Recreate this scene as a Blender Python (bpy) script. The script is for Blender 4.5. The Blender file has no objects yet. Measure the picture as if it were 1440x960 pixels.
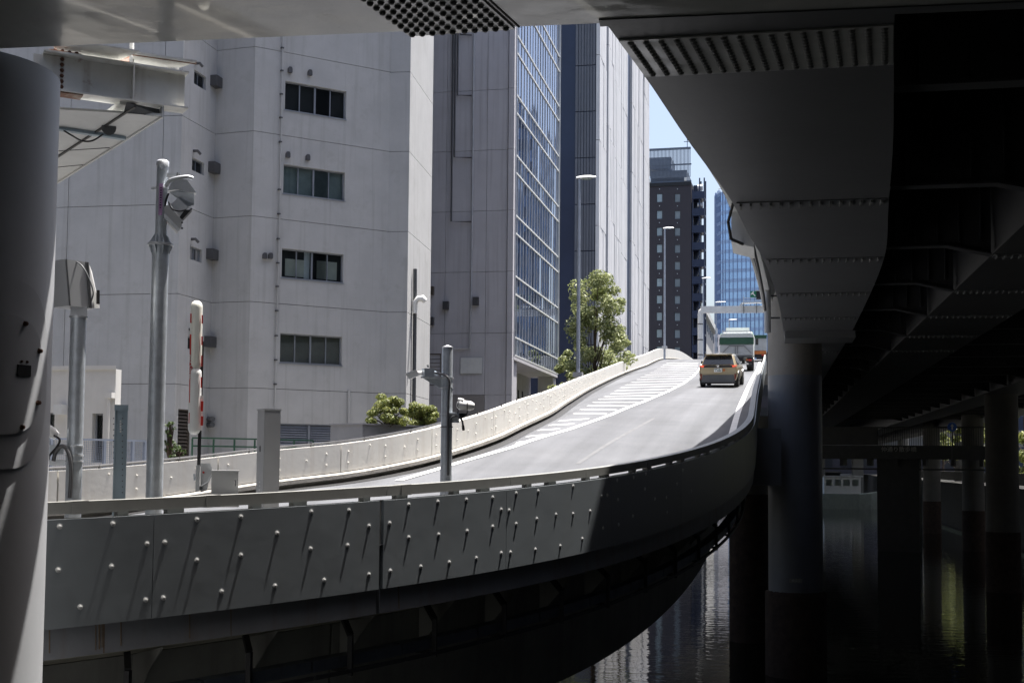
import bpy, bmesh, math, random
from mathutils import Vector, Matrix, Quaternion
from mathutils.bvhtree import BVHTree
random.seed(7)
R = math.radians
scene = bpy.context.scene
COL = scene.collection

# ------------------------------------------------------------------ camera
FPX = 1800.0
YAW, TILT, ROLL = R(11.4), math.atan(108 / 1800), 0.009
ROW0 = 544.0        # picture row of the lens axis (rising front)
_rz = Matrix.Rotation(YAW, 3, 'Z')
F0 = _rz @ Vector((0, math.cos(TILT), math.sin(TILT)))
U0 = _rz @ Vector((0, -math.sin(TILT), math.cos(TILT)))
R0 = _rz @ Vector((1, 0, 0))
RX = math.cos(ROLL) * R0 + math.sin(ROLL) * U0
UX = -math.sin(ROLL) * R0 + math.cos(ROLL) * U0
FH = _rz @ Vector((0, 1, 0))
cam_d = bpy.data.cameras.new('camera')
cam_d.sensor_width = 36.0
cam_d.lens = FPX / 1440 * 36
cam_d.shift_y = (ROW0 - 480) / 1440
cam_d.clip_start, cam_d.clip_end = 0.1, 6000
cam = bpy.data.objects.new('camera', cam_d)
COL.objects.link(cam)
cam.matrix_world = Matrix(((RX.x, UX.x, -F0.x, 0), (RX.y, UX.y, -F0.y, 0), (RX.z, UX.z, -F0.z, 0), (0, 0, 0, 1)))
scene.camera = cam

# ------------------------------------------------------------------ light
SUN_AZ, SUN_EL = R(36.8), R(75.0)
world = bpy.data.worlds.new('World')
scene.world = world
world.use_nodes = True
nt = world.node_tree
bg = nt.nodes['Background']
sky = nt.nodes.new('ShaderNodeTexSky')
sky.sky_type = 'NISHITA'
sky.sun_disc = False
sky.sun_elevation = SUN_EL
sky.sun_rotation = SUN_AZ
sky.dust_density = 4.5
sky.air_density = 1.0
nt.links.new(sky.outputs[0], bg.inputs[0])
bg.inputs[1].default_value = 0.10
sun_d = bpy.data.lights.new('sun', 'SUN')
sun_d.energy = 5.0
sun_d.angle = R(0.5)
sun_d.color = (1.0, .965, .92)
sun = bpy.data.objects.new('sun', sun_d)
COL.objects.link(sun)
sdir = Vector((math.sin(SUN_AZ) * math.cos(SUN_EL), math.cos(SUN_AZ) * math.cos(SUN_EL), math.sin(SUN_EL)))
sun.rotation_euler = sdir.to_track_quat('Z', 'Y').to_euler()
sun.location = (20, 30, 90)
scene.view_settings.view_transform = 'Standard'
scene.view_settings.look = 'None'
scene.view_settings.exposure = 1.25
scene.view_settings.gamma = 1.0
scene.cycles.max_bounces = 8
scene.cycles.diffuse_bounces = 4
scene.cycles.glossy_bounces = 4
scene.cycles.transparent_max_bounces = 8

# ------------------------------------------------------------------ helpers
def ray(px, py):
    return F0 + (px - 720) / FPX * RX - (py - ROW0) / FPX * UX
def at(px, py, d):
    v = ray(px, py)
    return v * (d / v.dot(FH))
def atz(px, py, z):
    v = ray(px, py)
    return v * (z / v.z)
def pchip(xs, ys, x):
    n = len(xs)
    if x <= xs[0]:
        return ys[0] + (ys[1] - ys[0]) / (xs[1] - xs[0]) * (x - xs[0])
    if x >= xs[-1]:
        return ys[-1] + (ys[-1] - ys[-2]) / (xs[-1] - xs[-2]) * (x - xs[-1])
    dl = [(ys[i + 1] - ys[i]) / (xs[i + 1] - xs[i]) for i in range(n - 1)]
    def sl(i):
        if i == 0: return dl[0]
        if i == n - 1: return dl[-1]
        a, b = dl[i - 1], dl[i]
        return 0 if a * b <= 0 else 2 * a * b / (a + b)
    for i in range(n - 1):
        if xs[i] <= x <= xs[i + 1]:
            h = xs[i + 1] - xs[i]
            t = (x - xs[i]) / h
            m0, m1 = sl(i), sl(i + 1)
            return (ys[i] * (2 * t**3 - 3 * t**2 + 1) + h * m0 * (t**3 - 2 * t**2 + t)
                    + ys[i + 1] * (-2 * t**3 + 3 * t**2) + h * m1 * (t**3 - t**2))

class MB:
    def __init__(s):
        s.v, s.f = [], []
    def add(s, vs, fs):
        o = len(s.v)
        s.v += [Vector(p) for p in vs]
        s.f += [tuple(i + o for i in f) for f in fs]
        return s
    def box(s, c, sx, sy, sz, ax=(1, 0, 0), ay=(0, 1, 0), az=(0, 0, 1)):
        c, ax, ay, az = Vector(c), Vector(ax), Vector(ay), Vector(az)
        vs = [c + ax * (sx / 2 * i) + ay * (sy / 2 * j) + az * (sz / 2 * k) for k in (-1, 1) for j in (-1, 1) for i in (-1, 1)]
        return s.add(vs, [(0, 2, 3, 1), (4, 5, 7, 6), (0, 1, 5, 4), (2, 6, 7, 3), (0, 4, 6, 2), (1, 3, 7, 5)])
    def bar(s, p, q, w, h, up=(0, 0, 1)):
        p, q = Vector(p), Vector(q)
        d = q - p
        L = d.length
        d = d / L
        x = d.cross(Vector(up))
        if x.length < 1e-4:
            x = d.cross(Vector((1, 0, 0)))
        x.normalize()
        return s.box((p + q) / 2, w, L, h, x, d, x.cross(d))
    def rings(s, rs, cap=True, closed=True):
        n = len(rs[0])
        vs = [p for r in rs for p in r]
        fs = []
        m = n if closed else n - 1
        for i in range(len(rs) - 1):
            for j in range(m):
                k = (j + 1) % n
                fs.append((i * n + j, i * n + k, (i + 1) * n + k, (i + 1) * n + j))
        if cap and closed:
            fs.append(tuple(range(n))[::-1])
            fs.append(tuple((len(rs) - 1) * n + j for j in range(n)))
        return s.add(vs, fs)
    def tube(s, pts, rad, n=10, cap=True):
        pts = [Vector(p) for p in pts]
        if not isinstance(rad, (list, tuple)):
            rad = [rad] * len(pts)
        rs = []
        ref = None
        for i, p in enumerate(pts):
            d = (pts[min(i + 1, len(pts) - 1)] - pts[max(i - 1, 0)]).normalized()
            if ref is None:
                ref = d.cross(Vector((0, 0, 1)))
                if ref.length < .01:
                    ref = Vector((1, 0, 0))
            x = (ref - d * ref.dot(d)).normalized()
            ref = x
            y = d.cross(x)
            rs.append([p + (x * math.cos(2 * math.pi * k / n) + y * math.sin(2 * math.pi * k / n)) * rad[i] for k in range(n)])
        return s.rings(rs, cap)
    def prism(s, poly, ext):
        """poly: list of 3D points (planar), extruded by vector ext"""
        poly = [Vector(p) for p in poly]
        ext = Vector(ext)
        return s.rings([poly, [p + ext for p in poly]])
    def sheet(s, rows):
        return s.rings(rows, cap=False, closed=False)
    def build(s, name, mat, parent=None, local=False, smooth=None, **kw):
        return link_mesh(name, s.v, s.f, mat, parent, local, smooth, **kw)

def tag(o, label=None, cat=None, group=None, kind=None):
    if label: o['label'] = label
    if cat: o['category'] = cat
    if group: o['group'] = group
    if kind: o['kind'] = kind
    return o
def link_mesh(name, vs, fs, mat, parent=None, local=False, smooth=None, label=None, cat=None, group=None, kind=None, origin=None):
    lo = Vector((min(v.x for v in vs), min(v.y for v in vs), min(v.z for v in vs)))
    hi = Vector((max(v.x for v in vs), max(v.y for v in vs), max(v.z for v in vs)))
    c = Vector(origin) if origin else ((lo + hi) / 2 if parent else Vector(((lo.x + hi.x) / 2, (lo.y + hi.y) / 2, lo.z)))
    me = bpy.data.meshes.new(name)
    me.from_pydata([tuple(v - c) for v in vs], [], fs)
    bm = bmesh.new()
    bm.from_mesh(me)
    bmesh.ops.recalc_face_normals(bm, faces=bm.faces)
    bm.to_mesh(me)
    bm.free()
    for m in (mat if isinstance(mat, (list, tuple)) else [mat]):
        me.materials.append(m)
    if smooth:
        me.shade_smooth()
        me.set_sharp_from_angle(angle=R(smooth))
    o = bpy.data.objects.new(name, me)
    COL.objects.link(o)
    if parent:
        o.parent = parent
        o.location = c if local else c - wloc(parent)
    else:
        o.location = c
    tag(o, label, cat, group, kind)
    return o
def wloc(o):
    l = Vector(o.location)
    while o.parent:
        o = o.parent
        l = l + Vector(o.location)
    return l
def inst(name, mesh, loc, quat, parent, mat=None, scale=1.0):
    o = bpy.data.objects.new(name, mesh)
    COL.objects.link(o)
    o.parent = parent
    o.location = Vector(loc) - wloc(parent)
    o.rotation_mode = 'QUATERNION'
    o.rotation_quaternion = quat
    o.scale = (scale, scale, scale)
    return o
def thing(name, label, cat, loc, group=None, rot=None):
    o = bpy.data.objects.new(name, None)
    o.empty_display_size = .3
    COL.objects.link(o)
    o.location = loc
    if rot:
        o.rotation_euler = rot
    return tag(o, label, cat, group)
def kids(o):
    return [c for c in bpy.data.objects if c.parent == o]
def copy_tree(o, parent=None):
    c = o.copy()
    COL.objects.link(c)
    if parent: c.parent = parent
    for k in kids(o):
        copy_tree(k, c)
    return c

# ------------------------------------------------------------------ materials
def mat(name, col, rough=.6, metal=0.0, var=.12, scale=2.0, streak=0.0, streak_col=(.06, .05, .04), bump=.0, bscale=30.0,
        spec=.5, coat=0.0, fine=.0, wave=0.0, splotch=None):
    m = bpy.data.materials.new(name)
    m.use_nodes = True
    t = m.node_tree
    N, L = t.nodes, t.links
    b = N['Principled BSDF']
    b.inputs['Roughness'].default_value = rough
    b.inputs['Metallic'].default_value = metal
    b.inputs['Specular IOR Level'].default_value = spec
    b.inputs['Coat Weight'].default_value = coat
    geo = N.new('ShaderNodeNewGeometry')
    nz = N.new('ShaderNodeTexNoise')
    nz.inputs['Scale'].default_value = scale
    nz.inputs['Detail'].default_value = 6
    nz.inputs['Roughness'].default_value = .62
    L.new(geo.outputs['Position'], nz.inputs['Vector'])
    mr = N.new('ShaderNodeMapRange')
    mr.inputs[1].default_value, mr.inputs[2].default_value = .3, .7
    mr.inputs[3].default_value, mr.inputs[4].default_value = 1 - var, 1 + var
    L.new(nz.outputs['Fac'], mr.inputs[0])
    mul = N.new('ShaderNodeVectorMath')
    mul.operation = 'SCALE'
    mul.inputs[0].default_value = col[:3]
    L.new(mr.outputs[0], mul.inputs['Scale'])
    out = mul.outputs[0]
    if fine:
        nf = N.new('ShaderNodeTexNoise')
        nf.inputs['Scale'].default_value = 60
        nf.inputs['Detail'].default_value = 3
        L.new(geo.outputs['Position'], nf.inputs['Vector'])
        m2 = N.new('ShaderNodeMapRange')
        m2.inputs[1].default_value, m2.inputs[2].default_value = .3, .7
        m2.inputs[3].default_value, m2.inputs[4].default_value = 1 - fine, 1 + fine
        L.new(nf.outputs['Fac'], m2.inputs[0])
        mu = N.new('ShaderNodeVectorMath')
        mu.operation = 'SCALE'
        L.new(out, mu.inputs[0])
        L.new(m2.outputs[0], mu.inputs['Scale'])
        out = mu.outputs[0]
    def mixin(fac, colr):
        nonlocal out
        mx = N.new('ShaderNodeMix')
        mx.data_type = 'RGBA'
        L.new(fac, mx.inputs[0])
        L.new(out, mx.inputs[6])
        mx.inputs[7].default_value = (*colr, 1)
        out = mx.outputs[2]
    if streak:
        mp = N.new('ShaderNodeMapping')
        mp.inputs['Scale'].default_value = (3.2, 3.2, .12)
        L.new(geo.outputs['Position'], mp.inputs[0])
        ns = N.new('ShaderNodeTexNoise')
        ns.inputs['Scale'].default_value = 1.6
        ns.inputs['Detail'].default_value = 5
        L.new(mp.outputs[0], ns.inputs['Vector'])
        ms = N.new('ShaderNodeMapRange')
        ms.inputs[1].default_value, ms.inputs[2].default_value = .52, .78
        ms.inputs[3].default_value, ms.inputs[4].default_value = 0, streak
        L.new(ns.outputs['Fac'], ms.inputs[0])
        mixin(ms.outputs[0], streak_col)
    if splotch:
        lo, hi, amt, sc, colr = splotch
        ns = N.new('ShaderNodeTexNoise')
        ns.inputs['Scale'].default_value = sc
        ns.inputs['Detail'].default_value = 8
        ns.inputs['Roughness'].default_value = .7
        L.new(geo.outputs['Position'], ns.inputs['Vector'])
        ms = N.new('ShaderNodeMapRange')
        ms.inputs[1].default_value, ms.inputs[2].default_value = lo, hi
        ms.inputs[3].default_value, ms.inputs[4].default_value = 0, amt
        L.new(ns.outputs['Fac'], ms.inputs[0])
        mixin(ms.outputs[0], colr)
    L.new(out, b.inputs['Base Color'])
    if bump or wave:
        nb = N.new('ShaderNodeTexNoise')
        nb.inputs['Scale'].default_value = bscale
        nb.inputs['Detail'].default_value = 4
        L.new(geo.outputs['Position'], nb.inputs['Vector'])
        bp = N.new('ShaderNodeBump')
        bp.inputs['Strength'].default_value = bump or .001
        bp.inputs['Distance'].default_value = .02
        L.new(nb.outputs['Fac'], bp.inputs['Height'])
        if wave:
            nw = N.new('ShaderNodeTexNoise')
            nw.inputs['Scale'].default_value = 1.7
            nw.inputs['Detail'].default_value = 2
            L.new(geo.outputs['Position'], nw.inputs['Vector'])
            bw = N.new('ShaderNodeBump')
            bw.inputs['Strength'].default_value = wave
            bw.inputs['Distance'].default_value = .25
            L.new(nw.outputs['Fac'], bw.inputs['Height'])
            L.new(bw.outputs[0], bp.inputs['Normal'])
        L.new(bp.outputs[0], b.inputs['Normal'])
    return m

def glass_clear(name, tint):
    m = bpy.data.materials.new(name)
    m.use_nodes = True
    t = m.node_tree
    t.nodes.remove(t.nodes['Principled BSDF'])
    tr = t.nodes.new('ShaderNodeBsdfTransparent')
    tr.inputs[0].default_value = (*tint, 1)
    gl = t.nodes.new('ShaderNodeBsdfGlossy')
    gl.inputs['Roughness'].default_value = .02
    fr = t.nodes.new('ShaderNodeFresnel')
    fr.inputs[0].default_value = 1.5
    mx = t.nodes.new('ShaderNodeMixShader')
    t.links.new(fr.outputs[0], mx.inputs[0])
    t.links.new(tr.outputs[0], mx.inputs[1])
    t.links.new(gl.outputs[0], mx.inputs[2])
    t.links.new(mx.outputs[0], t.nodes['Material Output'].inputs[0])
    return m
def emis(name, col, s):
    m = bpy.data.materials.new(name)
    m.use_nodes = True
    b = m.node_tree.nodes['Principled BSDF']
    b.inputs['Base Color'].default_value = (*col, 1)
    b.inputs['Emission Color'].default_value = (*col, 1)
    b.inputs['Emission Strength'].default_value = s
    return m

M = {}
M['conc_a'] = mat('pale_render_wall', (.455, .455, .45), .85, var=.07, scale=.8, streak=.42, streak_col=(.27, .26, .24), bump=.12, bscale=25, fine=.04,
                  splotch=(.56, .78, .45, 1.1, (.30, .29, .265)))
M['conc_b'] = mat('mauve_grey_wall', (.52, .51, .535), .85, var=.07, scale=.6, streak=.42, streak_col=(.27, .25, .26), bump=.06, fine=.03)
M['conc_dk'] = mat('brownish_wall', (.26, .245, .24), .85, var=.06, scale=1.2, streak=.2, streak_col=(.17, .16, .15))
M['joint'] = mat('joint_filler', (.12, .117, .112), .9)
M['white_b'] = mat('white_render', (.66, .65, .62), .85, var=.05, bump=.15, bscale=35, streak=.15, streak_col=(.45, .43, .4))
M['frame'] = mat('window_aluminium', (.32, .34, .37), .45, .6)
M['pane'] = glass_clear('window_glass', (.72, .78, .78))
M['dark_in'] = mat('dark_interior', (.025, .026, .028), .9)
M['blind'] = mat('grey_green_blind', (.20, .235, .235), .8, var=.15, scale=3, streak=.4, streak_col=(.10, .125, .125))
M['blind2'] = mat('olive_blind', (.10, .10, .085), .8, var=.15, scale=3, streak=.4, streak_col=(.06, .06, .05))
M['board'] = mat('pale_board', (.42, .42, .37), .8)
M['louvre'] = mat('louvre_metal', (.25, .27, .31), .5, .3)
M['louvre_dk'] = mat('brown_louvre', (.09, .075, .06), .7)
def add_tracks(m):
    t = m.node_tree
    b = t.nodes['Principled BSDF']
    src = b.inputs['Base Color'].links[0].from_socket
    geo = t.nodes.new('ShaderNodeNewGeometry')
    mp = t.nodes.new('ShaderNodeMapping')
    mp.inputs['Scale'].default_value = (1.3, .035, .2)
    nz = t.nodes.new('ShaderNodeTexNoise')
    nz.inputs['Scale'].default_value = 1.0
    nz.inputs['Detail'].default_value = 5
    mr = t.nodes.new('ShaderNodeMapRange')
    mr.inputs[1].default_value, mr.inputs[2].default_value, mr.inputs[3].default_value, mr.inputs[4].default_value = .32, .68, .74, 1.16
    mu = t.nodes.new('ShaderNodeVectorMath')
    mu.operation = 'SCALE'
    t.links.new(geo.outputs['Position'], mp.inputs[0])
    t.links.new(mp.outputs[0], nz.inputs['Vector'])
    t.links.new(nz.outputs['Fac'], mr.inputs[0])
    t.links.new(src, mu.inputs[0])
    t.links.new(mr.outputs[0], mu.inputs['Scale'])
    t.links.new(mu.outputs[0], b.inputs['Base Color'])
M['asphalt'] = mat('worn_asphalt', (.108, .112, .122), .85, var=.13, scale=.55, bump=.25, bscale=90, fine=.16,
                   splotch=(.55, .75, .35, .35, (.15, .152, .157)))
add_tracks(M['asphalt'])
M['seam'] = mat('tar_seam', (.135, .137, .143), .9, var=.2, scale=4)
M['kerb'] = mat('kerb_concrete', (.42, .40, .36), .9, var=.15, scale=2, splotch=(.55, .72, .6, 3, (.14, .12, .10)), bump=.2, fine=.1)
M['paint'] = mat('road_paint', (.72, .72, .71), .8, var=.10, scale=3, splotch=(.6, .72, .35, 6, (.3, .3, .3)))
M['barrier'] = mat('cream_barrier', (.68, .665, .62), .55, var=.06, scale=1.5, streak=.30, streak_col=(.42, .33, .24), bump=.08, bscale=12,
                   splotch=(.66, .78, .5, 5, (.35, .22, .12)))
M['steel'] = mat('grey_green_paint', (.215, .236, .25), .36, var=.04, scale=1.2, bump=.018, bscale=16, wave=.012, streak=.2, streak_col=(.19, .19, .18))
M['lip'] = mat('blue_grey_lip', (.25, .26, .28), .55, var=.10, scale=2.5, streak=.45, streak_col=(.20, .13, .08), bump=.1)
M['rail'] = mat('rail_paint', (.30, .30, .28), .5, var=.08, scale=3)
M['boltp'] = mat('bolt_paint', (.55, .55, .54), .3, var=.05, spec=.6)
M['bolt_w'] = mat('cream_bolt', (.72, .70, .64), .5)
M['under'] = mat('ramp_underside', (.44, .42, .35), .8, var=.2, scale=1.5, streak=.3)
M['web'] = mat('dark_girder_web', (.32, .32, .30), .6, var=.2, scale=1.2, streak=.3)
M['bracket'] = mat('dark_bracket', (.045, .045, .048), .6)
M['pipe_bl'] = mat('blue_grey_pipe', (.20, .23, .28), .5, .3, var=.25, scale=4, splotch=(.55, .75, .7, 8, (.09, .07, .06)))
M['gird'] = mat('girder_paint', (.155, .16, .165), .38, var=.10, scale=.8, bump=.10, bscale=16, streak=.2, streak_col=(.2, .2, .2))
M['xbeam'] = mat('beam_paint', (.58, .59, .56), .20, coat=.4, var=.10, scale=1.2, bump=.06, bscale=22, wave=.12, splotch=(.60, .74, .4, 7, (.2, .2, .18)))
M['gbolt'] = mat('girder_bolt', (.17, .175, .17), .55)
M['girdk'] = mat('shaded_girder_paint', (.06, .061, .064), .5, var=.15, scale=.8, streak=.2)  # darker copy of the girder paint; underside shade is put into the colour
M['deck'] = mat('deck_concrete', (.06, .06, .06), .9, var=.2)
M['pier_dk'] = mat('shaded_pier', (.13, .125, .11), .75, var=.15, scale=1.1, streak=.4, streak_col=(.08, .07, .06))  # pier concrete darkened; the shade below the viaduct is in the colour
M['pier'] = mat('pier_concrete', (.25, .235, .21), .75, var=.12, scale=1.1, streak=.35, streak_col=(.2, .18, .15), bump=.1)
M['pier_st'] = mat('pier_steel', (.19, .20, .22), .4, var=.08, scale=1.4, bump=.06, streak=.12)
M['pier_base'] = mat('rusty_pier_base', (.045, .03, .022), .9, var=.4, scale=4, bump=.5, bscale=12)
M['colm'] = mat('column_paint', (.50, .51, .525), .5, var=.04, scale=2, bump=.035, bscale=24, spec=.3)
M['rust_bolt'] = mat('rusty_bolt', (.11, .05, .03), .85, var=.3, scale=20)
M['galv'] = mat('galvanised', (.52, .56, .60), .38, .40, var=.16, scale=9, streak=.3, streak_col=(.33, .36, .39))
M['galv_lt'] = mat('light_galvanised', (.62, .64, .66), .42, .5, var=.1, scale=8)
M['bluepost'] = mat('blue_grey_post', (.30, .38, .44), .45, .3, var=.08)
M['cab'] = mat('grey_cabinet', (.43, .44, .45), .5, var=.03)
M['white'] = mat('white_plastic', (.78, .78, .76), .4, var=.03)
M['cream'] = mat('cream_plastic', (.80, .79, .70), .42, var=.03)
M['red'] = mat('red_reflective', (.55, .03, .02), .4, var=.06)
M['dred'] = mat('dull_red', (.22, .03, .02), .4)
M['black'] = mat('black_rubber', (.015, .015, .016), .55)
M['dgrey'] = mat('dark_grey_metal', (.10, .105, .11), .5, .2)
M['pink'] = mat('mauve_label', (.42, .26, .44), .6)
M['ink'] = mat('dark_ink', (.03, .02, .04), .7)
M['chrome'] = mat('bright_steel', (.75, .76, .78), .22, .9, var=.05)
M['rustw'] = mat('rust_stained_white', (.66, .66, .62), .55, var=.08, scale=3, streak=.5, streak_col=(.22, .16, .11), splotch=(.60, .72, .75, 4, (.20, .08, .035)))
M['rust'] = mat('rust_plate', (.20, .09, .05), .85, var=.35, scale=6, splotch=(.5, .62, .8, 5, (.34, .30, .26)))
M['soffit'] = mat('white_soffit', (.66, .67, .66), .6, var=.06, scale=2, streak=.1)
M['drain'] = mat('drain_pipe', (.50, .50, .49), .5, .1)
M['steelpipe'] = mat('brushed_pipe', (.15, .145, .14), .35, .3, var=.15, scale=5)
M['grey_pipe'] = mat('grey_pipe', (.10, .10, .105), .45, .4)
M['curtain'] = mat('curtain_wall_glass', (.17, .23, .36), .03, .85, var=.05, scale=.3)
M['mull'] = mat('mullion', (.46, .47, .49), .45, .2)
M['navy'] = mat('navy_panel', (.022, .032, .068), .35, var=.12, scale=.4)
M['ribdk'] = mat('grey_ribbed_panel', (.115, .125, .15), .6, var=.08, scale=.7, streak=.25, streak_col=(.085, .09, .105))
M['riblt'] = mat('pale_ribbed_panel', (.60, .60, .61), .65, var=.06, scale=.5, streak=.35, streak_col=(.34, .34, .36))
M['wood'] = mat('timber_soffit', (.22, .12, .06), .6)
M['hotel'] = mat('dark_brown_tile', (.034, .030, .038), .6, var=.08, scale=2)
M['hglass'] = mat('hotel_glass', (.30, .35, .37), .08, .3, var=.2, scale=.3)
M['hframe'] = mat('black_frame', (.012, .013, .015), .5)
M['screen'] = mat('roof_screen', (.12, .15, .20), .6)
M['tglass'] = mat('tower_glass', (.40, .56, .80), .08, .7, var=.12, scale=.06)
M['tspan'] = mat('tower_spandrel', (.31, .44, .66), .3, .3)
M['tmull'] = mat('tower_mullion', (.17, .23, .38), .4, .2)
M['lamp'] = mat('lamp_head', (.72, .73, .74), .4, .1)
M['lpole'] = mat('lamp_pole', (.36, .40, .47), .45, .3)
M['bark'] = mat('tree_bark', (.085, .06, .042), .9, var=.3, scale=8, bump=.4)
M['bush_soil'] = mat('planter_wall', (.24, .24, .25), .8, var=.08)
M['beige'] = mat('beige_car_paint', (.42, .35, .22), .28, .35, var=.02, coat=.8)
M['carglass'] = mat('car_glass', (.02, .025, .03), .05, .0, spec=.8)
M['tyre'] = mat('tyre', (.02, .02, .02), .9)
M['rim'] = mat('wheel_rim', (.35, .35, .36), .3, .8)
M['tail'] = emis('tail_light', (.75, .06, .03), .45)
M['plate'] = mat('number_plate', (.75, .75, .72), .5)
M['truckw'] = mat('truck_white', (.62, .66, .64), .45, var=.06, scale=3, streak=.3, streak_col=(.42, .42, .4))
M['truckg'] = mat('truck_grey_tailgate', (.42, .44, .45), .5, var=.1, scale=3, streak=.4, streak_col=(.28, .26, .24))
M['tarp'] = mat('green_tarp', (.025, .085, .05), .65, var=.15, scale=3, bump=.3, bscale=5)
M['orange'] = mat('orange_panel', (.55, .17, .04), .5)
M['signg'] = mat('green_sign', (.01, .17, .085), .5)
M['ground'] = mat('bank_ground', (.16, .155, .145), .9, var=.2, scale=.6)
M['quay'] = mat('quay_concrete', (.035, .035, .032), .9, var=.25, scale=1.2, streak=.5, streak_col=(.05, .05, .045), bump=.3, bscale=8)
M['bridge'] = mat('footbridge_paint', (.06, .062, .06), .6, var=.15)
M['bletter'] = mat('bridge_lettering', (.55, .55, .53), .5)
M['blue_s'] = mat('blue_sign', (.02, .12, .55), .5)
M['bargem'] = mat('barge_paint', (.40, .46, .42), .6, var=.1, streak=.4, streak_col=(.2, .22, .18))
M['ruststain'] = mat('rust_stain', (.20, .15, .105), .8, var=.3, scale=9)
M['mesh_f'] = mat('blue_grey_fence', (.30, .34, .42), .5, .3)

def leafmat(name, c1, c2):
    m = bpy.data.materials.new(name)
    m.use_nodes = True
    t = m.node_tree
    b = t.nodes['Principled BSDF']
    b.inputs['Roughness'].default_value = .45
    geo = t.nodes.new('ShaderNodeNewGeometry')
    rp = t.nodes.new('ShaderNodeValToRGB')
    rp.color_ramp.elements[0].color = (*c1, 1)
    rp.color_ramp.elements[1].color = (*c2, 1)
    t.links.new(geo.outputs['Random Per Island'], rp.inputs[0])
    t.links.new(rp.outputs[0], b.inputs['Base Color'])
    tl = t.nodes.new('ShaderNodeBsdfTranslucent')
    t.links.new(rp.outputs[0], tl.inputs[0])
    mx = t.nodes.new('ShaderNodeMixShader')
    mx.inputs[0].default_value = .35
    t.links.new(b.outputs[0], mx.inputs[1])
    t.links.new(tl.outputs[0], mx.inputs[2])
    t.links.new(mx.outputs[0], t.nodes['Material Output'].inputs[0])
    return m
M['leaf'] = leafmat('camphor_leaf', (.15, .19, .06), (.40, .42, .20))
M['leaf2'] = leafmat('shrub_leaf', (.10, .14, .03), (.33, .34, .10))
M['leaf3'] = leafmat('dark_leaf', (.03, .06, .015), (.09, .14, .03))

# water
def water_mat():
    m = bpy.data.materials.new('canal_water')
    m.use_nodes = True
    t = m.node_tree
    b = t.nodes['Principled BSDF']
    b.inputs['Base Color'].default_value = (.006, .008, .007, 1)
    b.inputs['Roughness'].default_value = .015
    b.inputs['IOR'].default_value = 1.33
    geo = t.nodes.new('ShaderNodeNewGeometry')
    mp = t.nodes.new('ShaderNodeMapping')
    mp.inputs['Scale'].default_value = (.55, 1.3, 1)
    t.links.new(geo.outputs['Position'], mp.inputs[0])
    n1 = t.nodes.new('ShaderNodeTexNoise')
    n1.inputs['Scale'].default_value = 1.9
    n1.inputs['Detail'].default_value = 3
    t.links.new(mp.outputs[0], n1.inputs['Vector'])
    bp = t.nodes.new('ShaderNodeBump')
    bp.inputs['Strength'].default_value = .30
    bp.inputs['Distance'].default_value = .030
    t.links.new(n1.outputs['Fac'], bp.inputs['Height'])
    t.links.new(bp.outputs[0], b.inputs['Normal'])
    return m
M['water'] = water_mat()

WZ, GZ = -6.2, -1.35

# ================================================================== GROUND AND WATER
QUAY = [(-40, -30), (-24, 0), (-18, 9), (-14.5, 16), (-12.2, 25), (-11.2, 40), (-10.9, 60), (-10.9, 400), (-10.9, 900)]
g = MB()
g.sheet([[Vector((x, y, GZ)) for x, y in QUAY], [Vector((-900, y, GZ)) for x, y in QUAY]])
o = g.build('ground', M['ground'], kind='structure')
w = MB()
w.sheet([[Vector((x, -60, WZ)), Vector((x, 2500, WZ))] for x in (-1200, 1200)])
w.build('water', M['water'], kind='structure')
q = MB()
q.sheet([[Vector((x, y, z)) for x, y in QUAY] for z in (WZ - 1.5, GZ + .002)])
q.sheet([[Vector((x - dx, y, GZ + .05)) for x, y in QUAY] for dx in (-.08, .7)])
q.sheet([[Vector((x + .08, y, z)) for x, y in QUAY] for z in (GZ - .3, GZ + .05)])
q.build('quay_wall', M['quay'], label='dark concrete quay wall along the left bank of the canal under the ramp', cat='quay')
# right bank
rb = MB()
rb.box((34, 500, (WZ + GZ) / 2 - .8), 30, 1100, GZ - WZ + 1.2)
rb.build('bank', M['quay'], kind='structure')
fg = MB()
fg.sheet([[Vector((-1500, 420, GZ - .05)), Vector((1500, 420, GZ - .05))], [Vector((-1500, 4000, GZ - .05)), Vector((1500, 4000, GZ - .05))]])
fg.build('terrain', M['ground'], kind='structure')

# ================================================================== RAMP GEOMETRY
RR, RX0, RY0 = 35.0, -.35, 32.5
zrX = [2, 8, 12, 16, 20, 24, 28, 32, 36, 40, 50, 62, 80, 105, 125, 145, 155, 172, 210, 260]
zrZ = [-1.3, -1.25, -1.15, -1.0, -.78, -.44, .0, .52, 1.07, 1.58, 2.62, 3.80, 5.5, 7.8, 9.85, 11.85, 12.65, 13.85, 15.2, 16]
def zr(y):
    return pchip(zrX, zrZ, y)
def redge(s):
    """right edge by arc parameter: s>0 metres beyond the tangent point, s<0 back along the curve"""
    if s >= 0:
        p = Vector((RX0, RY0 + s, 0)); tdir = Vector((0, 1, 0))
    else:
        th = -s / RR
        p = Vector((RX0 - RR * (1 - math.cos(th)), RY0 - RR * math.sin(th), 0))
        tdir = Vector((math.sin(th), math.cos(th), 0))
    p.z = zr(p.y)
    n = Vector((tdir.y, -tdir.x, 0))     # outward, towards the canal
    return p, tdir, n
def s_at_px(px):
    best = None
    for i in range(-3200, 3000):
        s = i * .01
        p, t_, n_ = redge(s)
        v = p
        d = v.dot(F0)
        x = 720 + FPX * v.dot(RX) / d
        if best is None or abs(x - px) < best[0]:
            best = (abs(x - px), s)
    return best[1]
LY = [8, 10.3, 13.0, 15.3, 18.5, 19.9, 22, 23.6, 26.2, 30.4, 36, 42, 54, 80, 112, 145, 175, 210, 260]
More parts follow.
